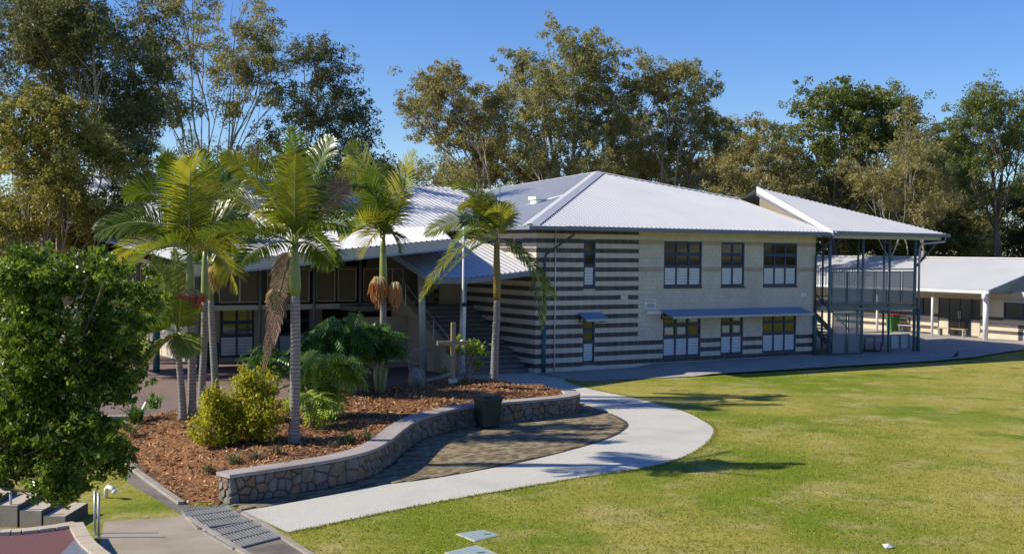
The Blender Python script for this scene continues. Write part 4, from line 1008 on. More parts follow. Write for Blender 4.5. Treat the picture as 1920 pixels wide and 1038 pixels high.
def fruit(root, c, R, H, m, rng, n=190):
    """hanging bunch of beaded strands arching out of a short stalk"""
    st = MB(); V = []
    for k in range(n):
        a = rng.uniform(0, 6.28); r = R*rng.random()**.6; o = Vector((math.cos(a), math.sin(a), 0))
        h = H*rng.uniform(.35, 1.05)*(1-.45*(r/R)**2); top = c+o*.04+Vector((0, 0, rng.normal(0, .03)))
        p1 = c+o*r*.6+Vector((0, 0, H*.10+rng.normal(0, .02))); p2 = c+o*r+Vector((0, 0, -h*.25)); p3 = c+o*r*rng.uniform(.85, 1.15)+Vector((rng.normal(0, .03), rng.normal(0, .03), -h))
        st.tube([top, p1, p2, p3], [.007, .007, .007, .005], 4, cap=False)
        for q in range(16):
            t = rng.uniform(.1, 1); p = p2.lerp(p3, t)+Vector(rng.normal(0, .012, 3)); s = rng.uniform(.014, .025)
            V += [[p+Vector((s,0,0)), p+Vector((0,0,s)), p-Vector((s,0,0)), p-Vector((0,0,s))], [p+Vector((0,s,0)), p+Vector((0,0,s)), p-Vector((0,s,0)), p-Vector((0,0,s))]]
    o = st.build('fruit_cluster', 'fruit_strand', root, True)
    link('berries', np_mesh('berries', np.array([[tuple(v) for v in f] for f in V]), 4, m, None), o)
def palm(label, Y, trunk_px, r0, r1, shaft, fronds, fruits=(), seed=1, shaft_m='crownshaft', L=.75, dead=(), leafm='leaf_palm', n=42, r_s=None, zb=None):
    """trunk_px: list of (x, y) from base to crown-shaft foot; shaft: (x, y) of the leaf bases; fronds: (cx, cy, tx, ty, depth)"""
    rng = np.random.default_rng(seed); tp = [at(x, y, Y) for x, y in trunk_px]; base = tp[0].copy(); base.z = float(bed_z(base.x, base.y))-.05
    root = empty('palm_tree', base); tp[0] = base.copy(); loc = [p-base for p in tp]; ln = catmull(loc, 5)
    N = len(ln)-1; rad = [r0*(1+.35*max(0, 1-k/(N*.12))) + (r1-r0)*k/N for k in range(N+1)]
    MB().tube(ln, rad, 14).build('trunk', 'palm_trunk', root, True)
    s0 = loc[-1]; s1 = at(*shaft, Y)-base; rs = r_s or r1*1.25
    MB().tube([s0+Vector((0,0,-.03)), s0.lerp(s1,.15), s0.lerp(s1,.5), s0.lerp(s1,.85), s1+Vector((0,0,.15))], [r1*1.02, rs, rs*.9, rs*.68, rs*.4], 14).build('crownshaft', shaft_m, root, True)
    for i, f in enumerate(fronds):
        cx, cy, tx, ty, dp = f[:5]; lm = f[5] if len(f) > 5 else leafm
        c = at(cx, cy, Y); t = at(tx, ty, Y); c.y += dp*.45; t.y += dp
        st = s1+base+Vector((rng.normal(0,.03), rng.normal(0,.03), 0))
        frond(root, [st, c, t], L*1.1*rng.uniform(.85, 1.15), lm, rng, origin=base, n=n, sag=rng.uniform(.12,.36))
    for x, y, R, H, m in fruits:
        p = at(x, y, Y)-base; p.y -= .12; fruit(root, p, R, H, m, rng)
        MB().tube([s0+Vector((0,0,.02)), (s0+p)*.5+Vector((0,0,.08)), p], .025, 6).build('fruit_stalk', 'fruit_strand', root, True)
    for cx, cy, tx, ty, dp in dead:
        c = at(cx, cy, Y); t = at(tx, ty, Y); c.y += dp*.5; t.y += dp
        frond(root, [s1+base, c, t], L*.75, 'leaf_palm_dry', rng, 'dead_frond', origin=base, n=40, sag=.6, rise=.1, rach='dead_frond')
    return tag(root, label, 'palm tree', 'king palms in the mulch bed')
def palms():
    palm('largest palm with ringed grey trunk, pale green crownshaft and brown dead frond hanging beside it', 28.1,
         [(551,832),(553,730),(554,640),(553,552)], .125, .115, (551,458),
         [(552,330,549,244,-.3),(578,340,616,258,.3),(528,330,480,268,.6),(515,330,425,296,-.5),(500,385,362,345,.4),(505,420,395,440,-1.0),(530,380,450,395,1.8),(590,390,648,345,.3,'leaf_palm_dry'),
          (600,395,665,430,-.7),(580,410,640,480,-1.3),(570,360,600,330,2.0),(520,440,478,490,-1.5),(575,440,612,500,1.2),(560,370,575,300,-1.4)],
         [(513,548,.13,.42,'fruit_strand')], seed=101, L=.72, dead=[(528,520,497,690,-.2),(525,510,512,640,.2)], r_s=.15)
    palm('palm with two big orange-brown fruit bunches standing between the green thicket and the boulder', 39.7,
         [(708,727),(714,680),(718,620),(719,545)], .13, .10, (718,446),
         [(700,300,655,278,-.3),(712,310,690,292,.9),(690,340,632,330,.2),(690,385,628,400,-.6),(700,400,650,445,-1.4),(745,370,776,284,.0),(730,350,742,330,1.5),(735,380,760,385,-1.2),(735,415,752,470,-.6),(700,330,668,352,-1.6),(712,360,700,330,-1.7),(700,420,675,480,.9),(690,350,640,290,1.2)],
         [(711,525,.30,.95,'fruit_orange'),(742,535,.22,.85,'fruit_orange')], seed=102, L=.80, r_s=.135)
    palm('windblown palm with one frond drooping right in front of the striped wall', 41.8,
         [(926,716),(928,660),(931,600),(932,560)], .135, .115, (931,446),
         [(905,360,862,392,-.3),(925,350,885,372,.8),(880,390,802,440,-.5),(860,430,790,560,-.4),(890,450,812,545,-1.2),(955,350,905,378,1.0),(958,385,915,402,-.9),(950,370,925,440,.5),(890,400,838,470,1.1),(905,380,870,420,-1.5),(952,380,890,400,.4),(1030,480,1016,612,-.4),(985,470,1042,560,.3),(900,340,850,350,.2)],
         seed=103, L=.68, shaft_m='crownshaft_olive', r_s=.135)
    palm('front palm of the left trio with pink-red fruit bunch and straight grey trunk', 32.1,
         [(360,788),(360,700),(359,620),(357,548)], .115, .10, (356,478),
         [(320,330,245,372,-.4),(300,380,186,437,-.2),(290,420,192,492,.5),(330,330,292,280,.5),(345,330,318,300,-.6),(380,360,440,320,.8),(395,400,470,395,-.3),(390,440,450,500,-.9),(325,430,262,505,-1.2),(340,370,300,350,1.2),(360,340,378,300,-.9),(320,400,232,430,1.4)],
         [(361,548,.33,.50,'fruit_red')], seed=104, L=.80, r_s=.125)
    palm('middle palm of the left trio, standing just behind the red-fruited one', 33.8,
         [(377,772),(380,700),(383,630),(384,560)], .11, .09, (384,474),
         [(400,330,380,285,-.2),(420,360,455,330,.6),(420,400,482,440,-.5),(365,360,338,308,.9),(400,420,440,480,1.2),(350,400,300,430,1.5),(395,350,425,292,1.0)],
         [], seed=105, L=.78, r_s=.11)
    palm('rear palm of the left trio with leaning trunk and straw-coloured fruit bunch', 37.0,
         [(404,742),(402,690),(398,620),(395,560)], .12, .10, (391,486),
         [(420,400,470,420,.4),(400,380,420,330,1.0),(370,400,330,400,.8),(420,450,450,545,-.4),(395,370,400,310,-.4),(375,440,345,500,.6)],
         [(404,505,.25,.72,'fruit_strand')], seed=106, L=.75, r_s=.115)
    palm('young palm with bright lime upright fronds left of the palm trio', 31.9,
         [(343,788),(341,740),(336,680),(334,650)], .11, .07, (332,622),
         [(322,545,288,478,-.1),(330,540,318,470,.5),(290,590,228,592,-.3),(300,600,250,640,-.8),(350,600,368,580,.6),(345,590,352,560,-.7),(320,640,290,665,-.9),(350,630,372,660,-.6)],
         seed=107, L=.55, r_s=.075, leafm='leaf_lime_palm', n=38)
leaf_mat('leaf_lime_palm', (.10, .15, .02), (.19, .24, .03), (.30, .33, .05), .4, .4, .5)
palms()

# ------------------------------------------------------------------ shrubs and garden plants
def ground_at(x, y, dz=0.0):
    """bed surface under a pixel"""
    z = .3
    for _ in range(6): p = gz(x, y, z); z = float(bed_z(p.x, p.y))
    return Vector((p.x, p.y, z+dz))
def shrub(name, label, px, py, lobes, leafm, seed, size, per=26, dens=1.0, cat='shrub', Y=None, fold=.12, aspect=.55, group=None, droop=-.2, barkm='twig', tr=.14, stem_r=.02, base=None, shell=.25, fat=1.0):
    rng = np.random.default_rng(seed); base = base or ground_at(px, py); Y = Y or base.y; k = Y/F_PX
    root = empty(name, base); wood = MB(); T = []
    for lb in lobes:
        c = at(lb[0], lb[1], Y)-base; c.y += lb[3] if len(lb) > 3 else rng.normal(0, .15); R = lb[2]*k
        R *= fat; n = max(6, int(dens*8*(R/tr)**2*.5)); tf = blob_tufts(c, R, n, rng, .95, shell); T.append(tf)
        for q in tf[:max(4, n//5)]: limb(wood, (rng.normal(0,.05), rng.normal(0,.05), 0), q, stem_r, stem_r*.3, rng, .06, 5, 5)
    T = np.concatenate(T); V, ti = leaves(T, rng.uniform(.6, 1.4, len(T))*tr, per, size, aspect, droop, .9, fold=fold, rng=rng)
    k = V[:, :, 2].min(1) > .02; V = V[k]; ti = ti[k]
    wood.build('stems', barkm, root, True); link('foliage', np_mesh('foliage', V, 4, leafm, ti), root)
    return tag(root, label, cat, group)
def lobed_leaf(c, d, up, L, Wd, nl=6):
    """deeply cut leaf: midrib lobes as quads"""
    out = []; s = d.cross(up).normalized(); up = s.cross(d).normalized(); w0 = L*.13
    for t0, t1 in ((0, .45), (.45, .95)):
        a, b = c+d*(L*t0)-up*(L*.3*t0*t0), c+d*(L*t1)-up*(L*.3*t1*t1); k0, k1 = 1-.3*t0, 1-.75*t1
        out += [[a-s*w0*k0-up*.01, a, b, b-s*w0*k1-up*.01], [a, a+s*w0*k0-up*.01, b+s*w0*k1-up*.01, b]]
    for i in range(nl):
        t = i/(nl-1); p = c+d*(L*(t*.95))-up*(L*.30*t*t); w = Wd*(.55+.6*math.sin(math.pi*(.15+.75*(1-t))))*(1-.35*t)
        for sg in (-1, 1):
            dirn = (s*sg*1.0+d*(.25+.8*t)-up*.35).normalized(); tip = p+dirn*w; h = L*.085
            mid = p+dirn*w*.55+up*.02
            out += [[p-d*h*.5, p+d*h*.5, mid+d*h*1.05, mid-d*h*.75], [mid-d*h*.75, mid+d*h*1.05, tip+d*h*.2, tip-d*h*.2]]
    return out
def philo(label, px, py, centres, n, L, leafm, seed, stalk=.9, Y=None, base=None):
    rng = np.random.default_rng(seed); base = base or ground_at(px, py); Y = Y or base.y; k = Y/F_PX; root = empty('philodendron', base)
    st = MB(); V = []; ti = []
    for cx, cy, R in centres:
        c = at(cx, cy, Y)-base; Rm = R*k; hub = Vector((c.x, c.y, max(.1, c.z-Rm*.9)))
        st.tube([(c.x*.5, 0, 0), (c.x*.8, 0, hub.z*.5), hub], [.07,.06,.05], 7)
        for _ in range(n):
            dv = Vector(rng.normal(size=3)).normalized(); dv.z = abs(dv.z)*1.1-.25; dv.normalize()
            tip = c+dv*Rm*rng.uniform(.35, 1.15); out = Vector((dv.x, dv.y, 0)); out = out.normalized() if out.length > .1 else Vector((0,-1,0))
            st.tube([hub, (hub+tip)*.5+Vector((0,0,.12)), tip], [.012,.010,.008], 4, cap=False)
            d = (out*rng.uniform(.6,1)+Vector((rng.normal(0,.3), rng.normal(0,.3), rng.uniform(-.7,.15)))).normalized(); l = L*rng.uniform(.6,1.0)
            q = lobed_leaf(tip, d, (Vector((rng.normal(0,.5),-.4+rng.normal(0,.4),1))+out*.6).normalized(), l, l*.5); V += q; ti += [rng.uniform(0,1)]*len(q)
    st.build('stalks', 'rachis', root, True); link('foliage', np_mesh('foliage', np.array([[tuple(v) for v in f] for f in V]), 4, leafm, np.array(ti)), root)
    return tag(root, label, 'plant')
def strappy(name, label, pos, n, L, leafm, seed, spread=.5, w=.03, cat='plant', group=None, stiff=.5):
    rng = np.random.default_rng(seed); root = empty(name, pos); V = []; ti = []
    for _ in range(n):
        a = rng.uniform(0, 6.28); out = Vector((math.cos(a), math.sin(a), 0)); b = Vector((rng.normal(0, .06), rng.normal(0, .06), 0)); l = L*rng.uniform(.6, 1.1)
        e = rng.uniform(.25, 1.0)*spread; sd = Vector((-out.y, out.x, 0))*w*.5
        p = [b, b+Vector((0,0,l*.4*(1-e*.3)))+out*l*.25*e, b+Vector((0,0,l*.62*(1-e*.45)))+out*l*.6*e, b+Vector((0,0,l*(.75-.75*e*(1-stiff))))+out*l*.95*e]
        t = rng.random()
        for i, (w0, w1) in enumerate(((.7,1),(1,.8),(.8,.1))): V.append([p[i]-sd*w0, p[i]+sd*w0, p[i+1]+sd*w1, p[i+1]-sd*w1]); ti.append(t)
    link('leaves', np_mesh('leaves', np.array([[tuple(v) for v in f] for f in V]), 4, leafm, np.array(ti)), root)
    return tag(root, label, cat, group)
def garden():
    shrub('shrub', 'rounded yellow-green shrub left of the largest palm, nearer to the palm', 482, 822, [(478,730,34),(470,765,42),(492,780,38),(480,805,30),(462,720,22)], 'leaf_lime', 201, .075, 26, 1.5, fat=1.2)
    shrub('shrub', 'rounded yellow-green shrub left of the largest palm, farther from the palm', 408, 834, [(405,770,34),(395,800,36),(418,800,34),(402,745,22),(410,820,26)], 'leaf_lime', 202, .075, 26, 1.5, fat=1.2)
    philo('tall dark green split-leaf philodendron thicket in front of the dark doorway', 640, 738, [(615,640,44),(650,625,40),(598,660,36),(640,668,40),(668,645,30)], 60, .62, 'leaf_philo', 211)
    philo('dark split-leaf philodendron clump around the palm with orange-brown fruit', 712, 735, [(715,630,26),(725,655,24),(702,660,22)], 34, .55, 'leaf_philo', 212)
    philo('bright green split-leaf philodendron beside the largest palm trunk', 600, 785, [(600,690,34),(625,700,34),(590,735,32),(640,685,26)], 38, .60, 'leaf_philo_lit', 213)
    philo('low bright philodendron with thick scarred stems right of the largest palm', 592, 800, [(580,750,22),(600,770,20)], 24, .5, 'leaf_philo_lit', 214)
    philo('shaded philodendron behind the hanging dead palm frond', 500, 745, [(490,670,28),(520,690,30)], 36, .55, 'leaf_philo', 215)
    shrub('frangipani', 'small bright green shrub with drooping shoots beside the wooden cross', 872, 712, [(868,650,16),(885,655,16),(902,655,14),(850,655,12),(897,680,9)], 'leaf_philo_lit', 221, .17, 9, 1.3, aspect=.35, tr=.17, stem_r=.025, barkm='grey_bark', shell=.1)
    strappy('seedling_plant', 'tiny yellow-green plant left of the wooden cross', ground_at(835, 712)+Vector((0,0,.02)), 26, .75, 'leaf_lime_palm', 222, .9, .045)
    for i, (x, y, n, L, m, lab) in enumerate([(655,832,46,.55,'leaf_strap','grey-green strappy clump behind the curve of the stone wall'),(690,826,30,.5,'leaf_strap','small strappy clump nearest the bend of the coping'),(255,792,60,1.0,'leaf_philo','dark strappy plant at the left end of the mulch bed'),(290,775,40,.8,'leaf_philo','second dark strappy plant behind the left end of the bed'),
            (395,890,60,.45,'leaf_dryclump','dry tussock near the front left corner of the bed'),(440,870,60,.42,'leaf_strap','greenish tussock in front of the yellow-green shrubs'),(478,862,50,.38,'leaf_dryclump','dry tussock right of the greenish one by the coping'),(520,850,40,.36,'leaf_dryclump','dry tussock at the foot of the largest palm'),(620,838,30,.3,'leaf_dryclump','small dry tussock between largest palm and strappy clump'),(250,830,44,.7,'leaf_dryclump','pale dry clump above the drain channel'),(870,716,24,.4,'leaf_strap','small strappy plant at the foot of the flagpole')]):
        strappy('tussock', lab, ground_at(x, y), n, L, m, 230+i, .95, .022 if m != 'leaf_philo' else .05)
    # big glossy tree in the left foreground
    lobes = [(40,520,56),(110,530,52),(170,545,46),(225,560,40),(20,600,62),(90,610,66),(165,620,56),(235,640,40),(40,690,66),(120,700,66),(190,690,50),(215,735,44),(30,780,62),(110,790,64),(175,800,52),(60,860,58),(130,870,52),(185,850,36),(20,880,50),(150,910,32),(90,915,40),(240,600,26),(225,500,26),(180,490,26),(60,480,30),(190,870,32),(235,690,30),(5,830,44),(70,740,44)]
    base = Vector((-9.1, 17.5, -.2))
    tree_root = empty('tuckeroo_tree', base); rng = np.random.default_rng(301); wood = MB(); T = []; Y = 17.5; k = Y/F_PX
    crown = Vector((-8.1, 17.6, 1.5))-base; limb(wood, (0,0,0), crown, .10, .07, rng, .03)
    for x, y, r in lobes:
        c = at(x, y, Y)-base; c.y += rng.normal(0, .42); R = r*k*.97; n = int(150*(R/.45)**2); ns = n//6; tf = blob_tufts(c, R*1.12, ns, rng, .9, .05); T.append((tf[:, None, :]+rng.normal(0, 1, (ns, 6, 3))*np.array([.11, .11, .07])).reshape(-1, 3))
        pts = limb(wood, crown, c, .03, .010, rng, .05, 6, 6)
        for q in tf[:ns//3]: limb(wood, pts[4], q, .012, .004, rng, .05, 3, 4)
    T = np.concatenate(T); V, ti = leaves(T, rng.uniform(.7, 1.3, len(T))*.10, 17, .088, .48, -.15, .8, fold=.12, rng=rng, tint_sd=.22)
    wood.build('trunk', 'dark_bark', tree_root, True); link('crown', np_mesh('crown', V, 4, 'leaf_glossy', ti), tree_root)
    tag(tree_root, 'leafy glossy green tree filling the left foreground', 'tree')
garden()
def lawn_blades():
    n = 60000; x = RNG.uniform(-9, 12, n); y = 17.5+RNG.random(n)**1.6*20; k = np.abs(x) < y*.46; x, y = x[k], y[k]
    bad = in_poly(x, y, [(p.x, p.y) for p in pout]+[(p.x, p.y) for p in reversed(wall_line)]) | in_poly(x, y, bed_poly)
    lw = [(p.x, p.y) for p in [gz(*q) for q in [(540,999),(455,958),(330,945),(200,975),(215,1060),(600,1075)]]]
    bad |= in_poly(x, y, lw) | ((x < -5.2) & (y < 24.5)) | ((y > 24.5) & (x < -2.5))
    for cv in (((855,1001),(905,993),(938,1003),(890,1015)),((833,1036),(893,1022),(935,1039),(870,1055))): bad |= in_poly(x, y, [(p.x, p.y) for p in [gz(*q) for q in cv]])
    x, y = x[~bad], y[~bad]; n = len(x); a = RNG.uniform(0, 6.28, n); h = RNG.uniform(.012, .035, n); w = RNG.uniform(.008, .016, n)
    ex = []
    for p, q in zip(pout[:-1], pout[1:]):
        t = (q-p); L_ = t.length; t = t/L_
        for _ in range(int(L_*170)):
            o = p+t*(RNG.random()*L_)+Vector((t.y, -t.x, 0))*(abs(RNG.normal(0, .07))-.03); ex.append((o.x, o.y))
    ex = np.array(ex); x = np.concatenate([x, ex[:,0]]); y = np.concatenate([y, ex[:,1]]); m_ = len(ex); n = len(x)
    a = RNG.uniform(0, 6.28, n); h = np.concatenate([h, RNG.uniform(.018, .045, m_)]); w = np.concatenate([w, RNG.uniform(.008, .015, m_)])
    C = np.stack([x, y, np.full(n, -.2)], -1); s = np.stack([np.cos(a), np.sin(a), 0*a], -1)*w[:,None]; t = np.stack([RNG.normal(0,.02,n), RNG.normal(0,.02,n), h], -1)
    V = np.stack([C-s, C+s, C+t+s*.2, C+t-s*.2], 1)
    tag(link('grass', np_mesh('grass', V, 4, 'grass_blade', RNG.random(n))), 'short grass blades standing in the near lawn', 'grass', kind='stuff')
lawn_blades()

# ------------------------------------------------------------------ small things
def wheelie_bin(name, label, pos, rz, body, lid, hgt=1.02, group=None):
    root = empty(name, pos, rz)
    b = MB(); V = []
    for z, w, d in ((.05,.47,.52),(.09,.49,.54),(hgt*.84,.56,.64),(hgt*.86,.60,.69),(hgt*.92,.60,.69)):
        V += [(-w/2,-d/2,z),(w/2,-d/2,z),(w/2,d/2,z),(-w/2,d/2,z)]
    Fc = [(3,2,1,0),(16,17,18,19)]+[(r*4+i, r*4+(i+1) % 4, (r+1)*4+(i+1) % 4, (r+1)*4+i) for r in range(4) for i in range(4)]
    b.add(V, Fc); b.box((-.13,-.30,.5),(.13,-.262,.56)); bo = b.build('body', body, root)
    l = MB(); L = []
    for z, w, d, o in ((hgt*.925,.64,.76,0),(hgt*.965,.64,.76,0),(hgt*1.02,.50,.60,.02)): L += [(-w/2,-d/2+o,z),(w/2,-d/2+o,z),(w/2,d/2+o,z),(-w/2,d/2+o,z)]
    l.add(L, [(3,2,1,0),(8,9,10,11)]+[(r*4+i, r*4+(i+1) % 4, (r+1)*4+(i+1) % 4, (r+1)*4+i) for r in range(2) for i in range(4)]); lo_ = l.build('lid', lid, root)
    MB().tube([(-.27,.37,hgt*.93),(.27,.37,hgt*.93)], .02, 8).bar((-.22,.30,hgt*.92),(-.22,.38,hgt*.93),.03).bar((.22,.30,hgt*.92),(.22,.38,hgt*.93),.03).build('handle', lid, root)
    for sx in (-1, 1):
        w = MB().tube([(sx*.20,.25,.10),(sx*.26,.25,.10)], .10, 14).build('wheel', 'black', root); MB().tube([(sx*.262,.25,.10),(sx*.268,.25,.10)], .05, 10).build('hub', 'galv', w)
    return tag(root, label, 'bin', group)
wheelie_bin('wheelie_bin', 'dark green wheelie bin standing against the stone wall on the brick paving', gz(911, 800, -.178)+Vector((.05,-.15,0)), .5, 'bin_green', 'bin_lid_dark', .92, 'wheelie bins')
wheelie_bin('wheelie_bin', 'dark green wheelie bin in the shaded courtyard behind the palm trio', gz(398, 690, -.17), .3, 'bin_green', 'bin_lid_dark', 1.06, 'wheelie bins')
p = W(33.9, 10.75, -.015)
wheelie_bin('wheelie_bin', 'green wheelie bin with red lid by the low building wall', p, TH-1.57, 'bin_bright', 'red_lid', 1.06, 'wheelie bins')

def small_things():
    # wooden cross
    b = ground_at(849, 716); r = empty('wooden_cross', b); k = b.y/F_PX; H = 112*k
    MB().box((-.075,-.06,-.1),(.075,.06,H)).build('upright', 'timber', r)
    MB().box((-.56,-.064,H*.62),(-.077,.056,H*.62+.14)).box((.077,-.064,H*.62),(.56,.056,H*.62+.14)).build('crossbar', 'timber', r)
    MB().box((-.14,-.11,-.05),(.14,.11,.11)).build('concrete_foot', 'trim_white', r)
    r.rotation_euler = (0,0,.25); tag(r, 'plain timber cross standing at the back of the mulch bed', 'cross')
    # flagpole
    b = gz(869, 716, -.1); r = empty('flagpole', b); top = at(870, 376, b.y)-b
    MB().tube([(0,0,-.05),(0,0,2.9),(top.x,0,3.0),(top.x,0,top.z)], [.055,.055,.045,.03], 10).build('pole', 'white_paint', r, True)
    MB().lathe([(.02,0),(.05,.03),(.05,.07),(.0,.1)], (top.x,0,top.z), 10).build('finial', 'white_paint', r); MB().box((-.09,-.09,2.85),(.09,.09,3.0)).build('bracket', 'black', r)
    tag(r, 'slim white flagpole rising behind the wooden cross', 'flagpole')
    b = gz(933, 712, -.1); b.y += 1.2; r = empty('mast', b); MB().tube([(0,0,0),(0,0,at(931,338,b.y).z-b.z)], [.028,.016], 6).build('pole', 'rust_pole', r)
    MB().box((-.06,-.06,0),(.06,.06,.05)).build('base_plate', 'galv', r); tag(r, 'thin rust-coloured mast behind the windblown palm', 'mast')
    # boulder
    rng = np.random.default_rng(9); b = ground_at(781, 724); import bmesh
    bm = bmesh.new(); bmesh.ops.create_icosphere(bm, subdivisions=4, radius=1)
    for v in bm.verts:
        n_ = v.co.copy(); f = 1+.16*math.sin(3.1*n_.x+1.3)*math.cos(2.7*n_.z)+.10*math.sin(6*n_.y+4*n_.z)+.05*math.sin(11*n_.x+9*n_.z)
        v.co = Vector((n_.x*.31*f*(1-.25*max(0, n_.z)), n_.y*.28*f, n_.z*.42*f+.24))
    me = bpy.data.meshes.new('boulder'); bm.to_mesh(me); bm.free(); me.materials.append(MATS['rock']); me.polygons.foreach_set('use_smooth', [True]*len(me.polygons))
    o = link('boulder', me); o.location = b; tag(o, 'upright grey boulder at the back edge of the mulch bed', 'boulder')
    o = MB().tube([(-.4,0,.08),(0,.02,.16),(.42,.05,.34)], [.07,.08,.06], 9).build('log', 'grey_bark', None, True); o.location = ground_at(822, 718); tag(o, 'short grey log lying between the boulder and the cross', 'log')
    # planter pots
    for x, y, lab in ((708-16, 731, 'square dark planter box at the back of the mulch bed'),):
        b = ground_at(x, y); r = empty('planter_box', b); MB().box((-.26,-.26,-.05),(.26,.26,.42)).build('box', 'dark_timber', r); MB().box((-.29,-.29,.42),(.29,.29,.47)).build('rim', 'dark_timber', r); tag(r, lab, 'planter')
    # courtyard bench and hoop rail
    b = gz(747, 694, -.17); r = empty('bench', b, .2)
    MB().box((-.55,-.2,.40),(.55,.2,.45)).build('seat', 'fascia_beige', r)
    for sx in (-.45,.45):
        MB().tube([(sx,-.16,0),(sx,-.16,.4)], .02, 6).build('leg', 'galv', r); MB().tube([(sx,.16,0),(sx,.16,.4)], .02, 6).build('leg', 'galv', r)
    tag(r, 'pale bench in the shaded courtyard left of the leaning column', 'bench')
    b = gz(796, 700, -.17); r = empty('hoop_rail', b, .1); MB().tube([(-.5,.5,0),(-.5,.5,.85),(-.42,.5,.95),(.3,.2,.95),(.38,.2,.85),(.38,.2,0)], .022, 8).build('hoop', 'galv', r, True)
    MB().tube([(-.5,.5,.4),(.38,.2,.4)], .018, 6).build('mid_rail', 'galv', r, True); tag(r, 'bent steel hoop rail by the foot of the leaning column', 'rail')
    # picnic table under the balcony
    r = empty('picnic_table', W(19.9,.6,-.02), TH)
    for k in range(4): MB().box((-.9,-.36+k*.185,.70),(.9,-.36+k*.185+.17,.74)).build('table_plank', 'steel_green', r)
    for sy in (-.75,.75):
        for q in range(2): MB().box((-.9,sy-.15+q*.155,.42),(.9,sy-.15+q*.155+.14,.455)).build('seat_plank', 'steel_green', r)
    for sx in (-.6,.6): MB().tube([(sx,-.75,.41),(sx,-.75,.08),(sx,-.6,.03),(sx,.6,.03),(sx,.75,.08),(sx,.75,.41)], .03, 8).tube([(sx,-.3,.03),(sx,-.3,.70)], .03, 8).tube([(sx,.3,.03),(sx,.3,.70)], .03, 8).build('leg_frame', 'black', r, True)
    tag(r, 'dark picnic table with fixed seats under the balcony', 'table')
    # bench at low building
    r = empty('bench', W(33.9,6.2,-.015), TH+math.pi/2)
    MB().box((-1.0,-.18,.42),(1.0,.18,.47)).build('seat', 'timber', r)
    for sx in (-.85,.85): MB().box((sx-.03,-.15,0),(sx+.03,.15,.42)).build('leg', 'galv', r)
    tag(r, 'long low bench in front of the glazed doors of the low building', 'bench')
    r = empty('bench', W(33.9,9.4,-.015), TH+math.pi/2)
    MB().box((-.8,-.18,.42),(.8,.18,.47)).build('seat', 'galv', r)
    for sx in (-.7,.7): MB().tube([(sx,-.14,0),(sx,-.14,.42)], .02, 6).build('leg', 'galv', r); MB().tube([(sx,.14,0),(sx,.14,.42)], .02, 6).build('leg', 'galv', r)
    tag(r, 'thin metal bench right of the red-lidded bin', 'bench')
    # magpie-like bird on the pavement
    b = gz(1793, 670, -.12); r = empty('bird', b, .6)
    MB().tube([(-.16,0,.10),(-.08,0,.13),(.02,0,.16),(.10,0,.20),(.14,0,.235)], [.02,.06,.075,.055,.03], 10).build('body', 'black', r, True)
    MB().lathe([(.005,-.045),(.035,-.025),(.042,0),(.03,.03),(.005,.042)], (.155,0,.26), 10).build('head', 'black', r, True); MB().tube([(.19,0,.258),(.245,0,.25)], [.012,.003], 6).build('beak', 'galv', r)
    MB().bar((-.14,0,.10),(-.30,0,.05),.06,.015).build('tail', 'black', r)
    for sy in (-.03,.03): MB().tube([(.0,sy,.11),(.01,sy,.0)], .007, 5).build('leg', 'black', r)
    tag(r, 'small black bird on the lawn edge in front of the low building', 'bird')
    # litter
    o = MB().add([(0,0,.01),(.14,.02,.02),(.16,.10,.05),(.06,.13,.03),(-.03,.09,.06),(.07,.05,.08)], [(0,1,5),(1,2,5),(2,3,5),(3,4,5),(4,0,5)]).build('litter', 'white_paint'); o.location = gz(1660,1028); tag(o, 'crumpled scrap of white paper on the lawn near the bottom edge', 'litter')
    # service covers in the lawn
    for i, (cv, lab) in enumerate(((((855,1001),(905,993),(938,1003),(890,1015)), 'grey-green service cover in the lawn, farther of the two'), (((833,1036),(893,1022),(935,1039),(872,1056)), 'grey-green service cover cut by the bottom edge of the view'))):
        P = [gz(*q) for q in cv]; c = (P[0]+P[1]+P[2]+P[3])/4; c.z = -.2; r = empty('service_cover', c); q = [(p.x-c.x, p.y-c.y) for p in P]
        MB().prism(q[::-1] if i > 9 else q, -.02, .010).build('rim', 'cover_rim', r); MB().prism([(x*.92, y*.92) for x, y in q], .0, .015).build('lid', 'cover_steel', r)
        MB().box((.10,.02,.0155),(.22,.07,.019)).build('lifting_slot', 'grate_void', r); tag(r, lab, 'cover')
    # faint painted line on the lawn
    L = catmull([gz(*q, -.194) for q in [(1440,729),(1500,737),(1560,745),(1690,766),(1790,781),(1860,791),(1960,805)]], 10); V = []; Fc = []
    for i, p in enumerate(L):
        t = (L[min(i+1,len(L)-1)]-L[max(i-1,0)]).normalized(); s = Vector((-t.y,t.x,0))*.05; V += [p-s, p+s]
        if i: Fc.append((2*i-2,2*i-1,2*i+1,2*i))
    o = MB().add(V, Fc).build('lawn_marking', 'line_paint'); tag(o, 'faint worn white line painted across the lawn', kind='structure')
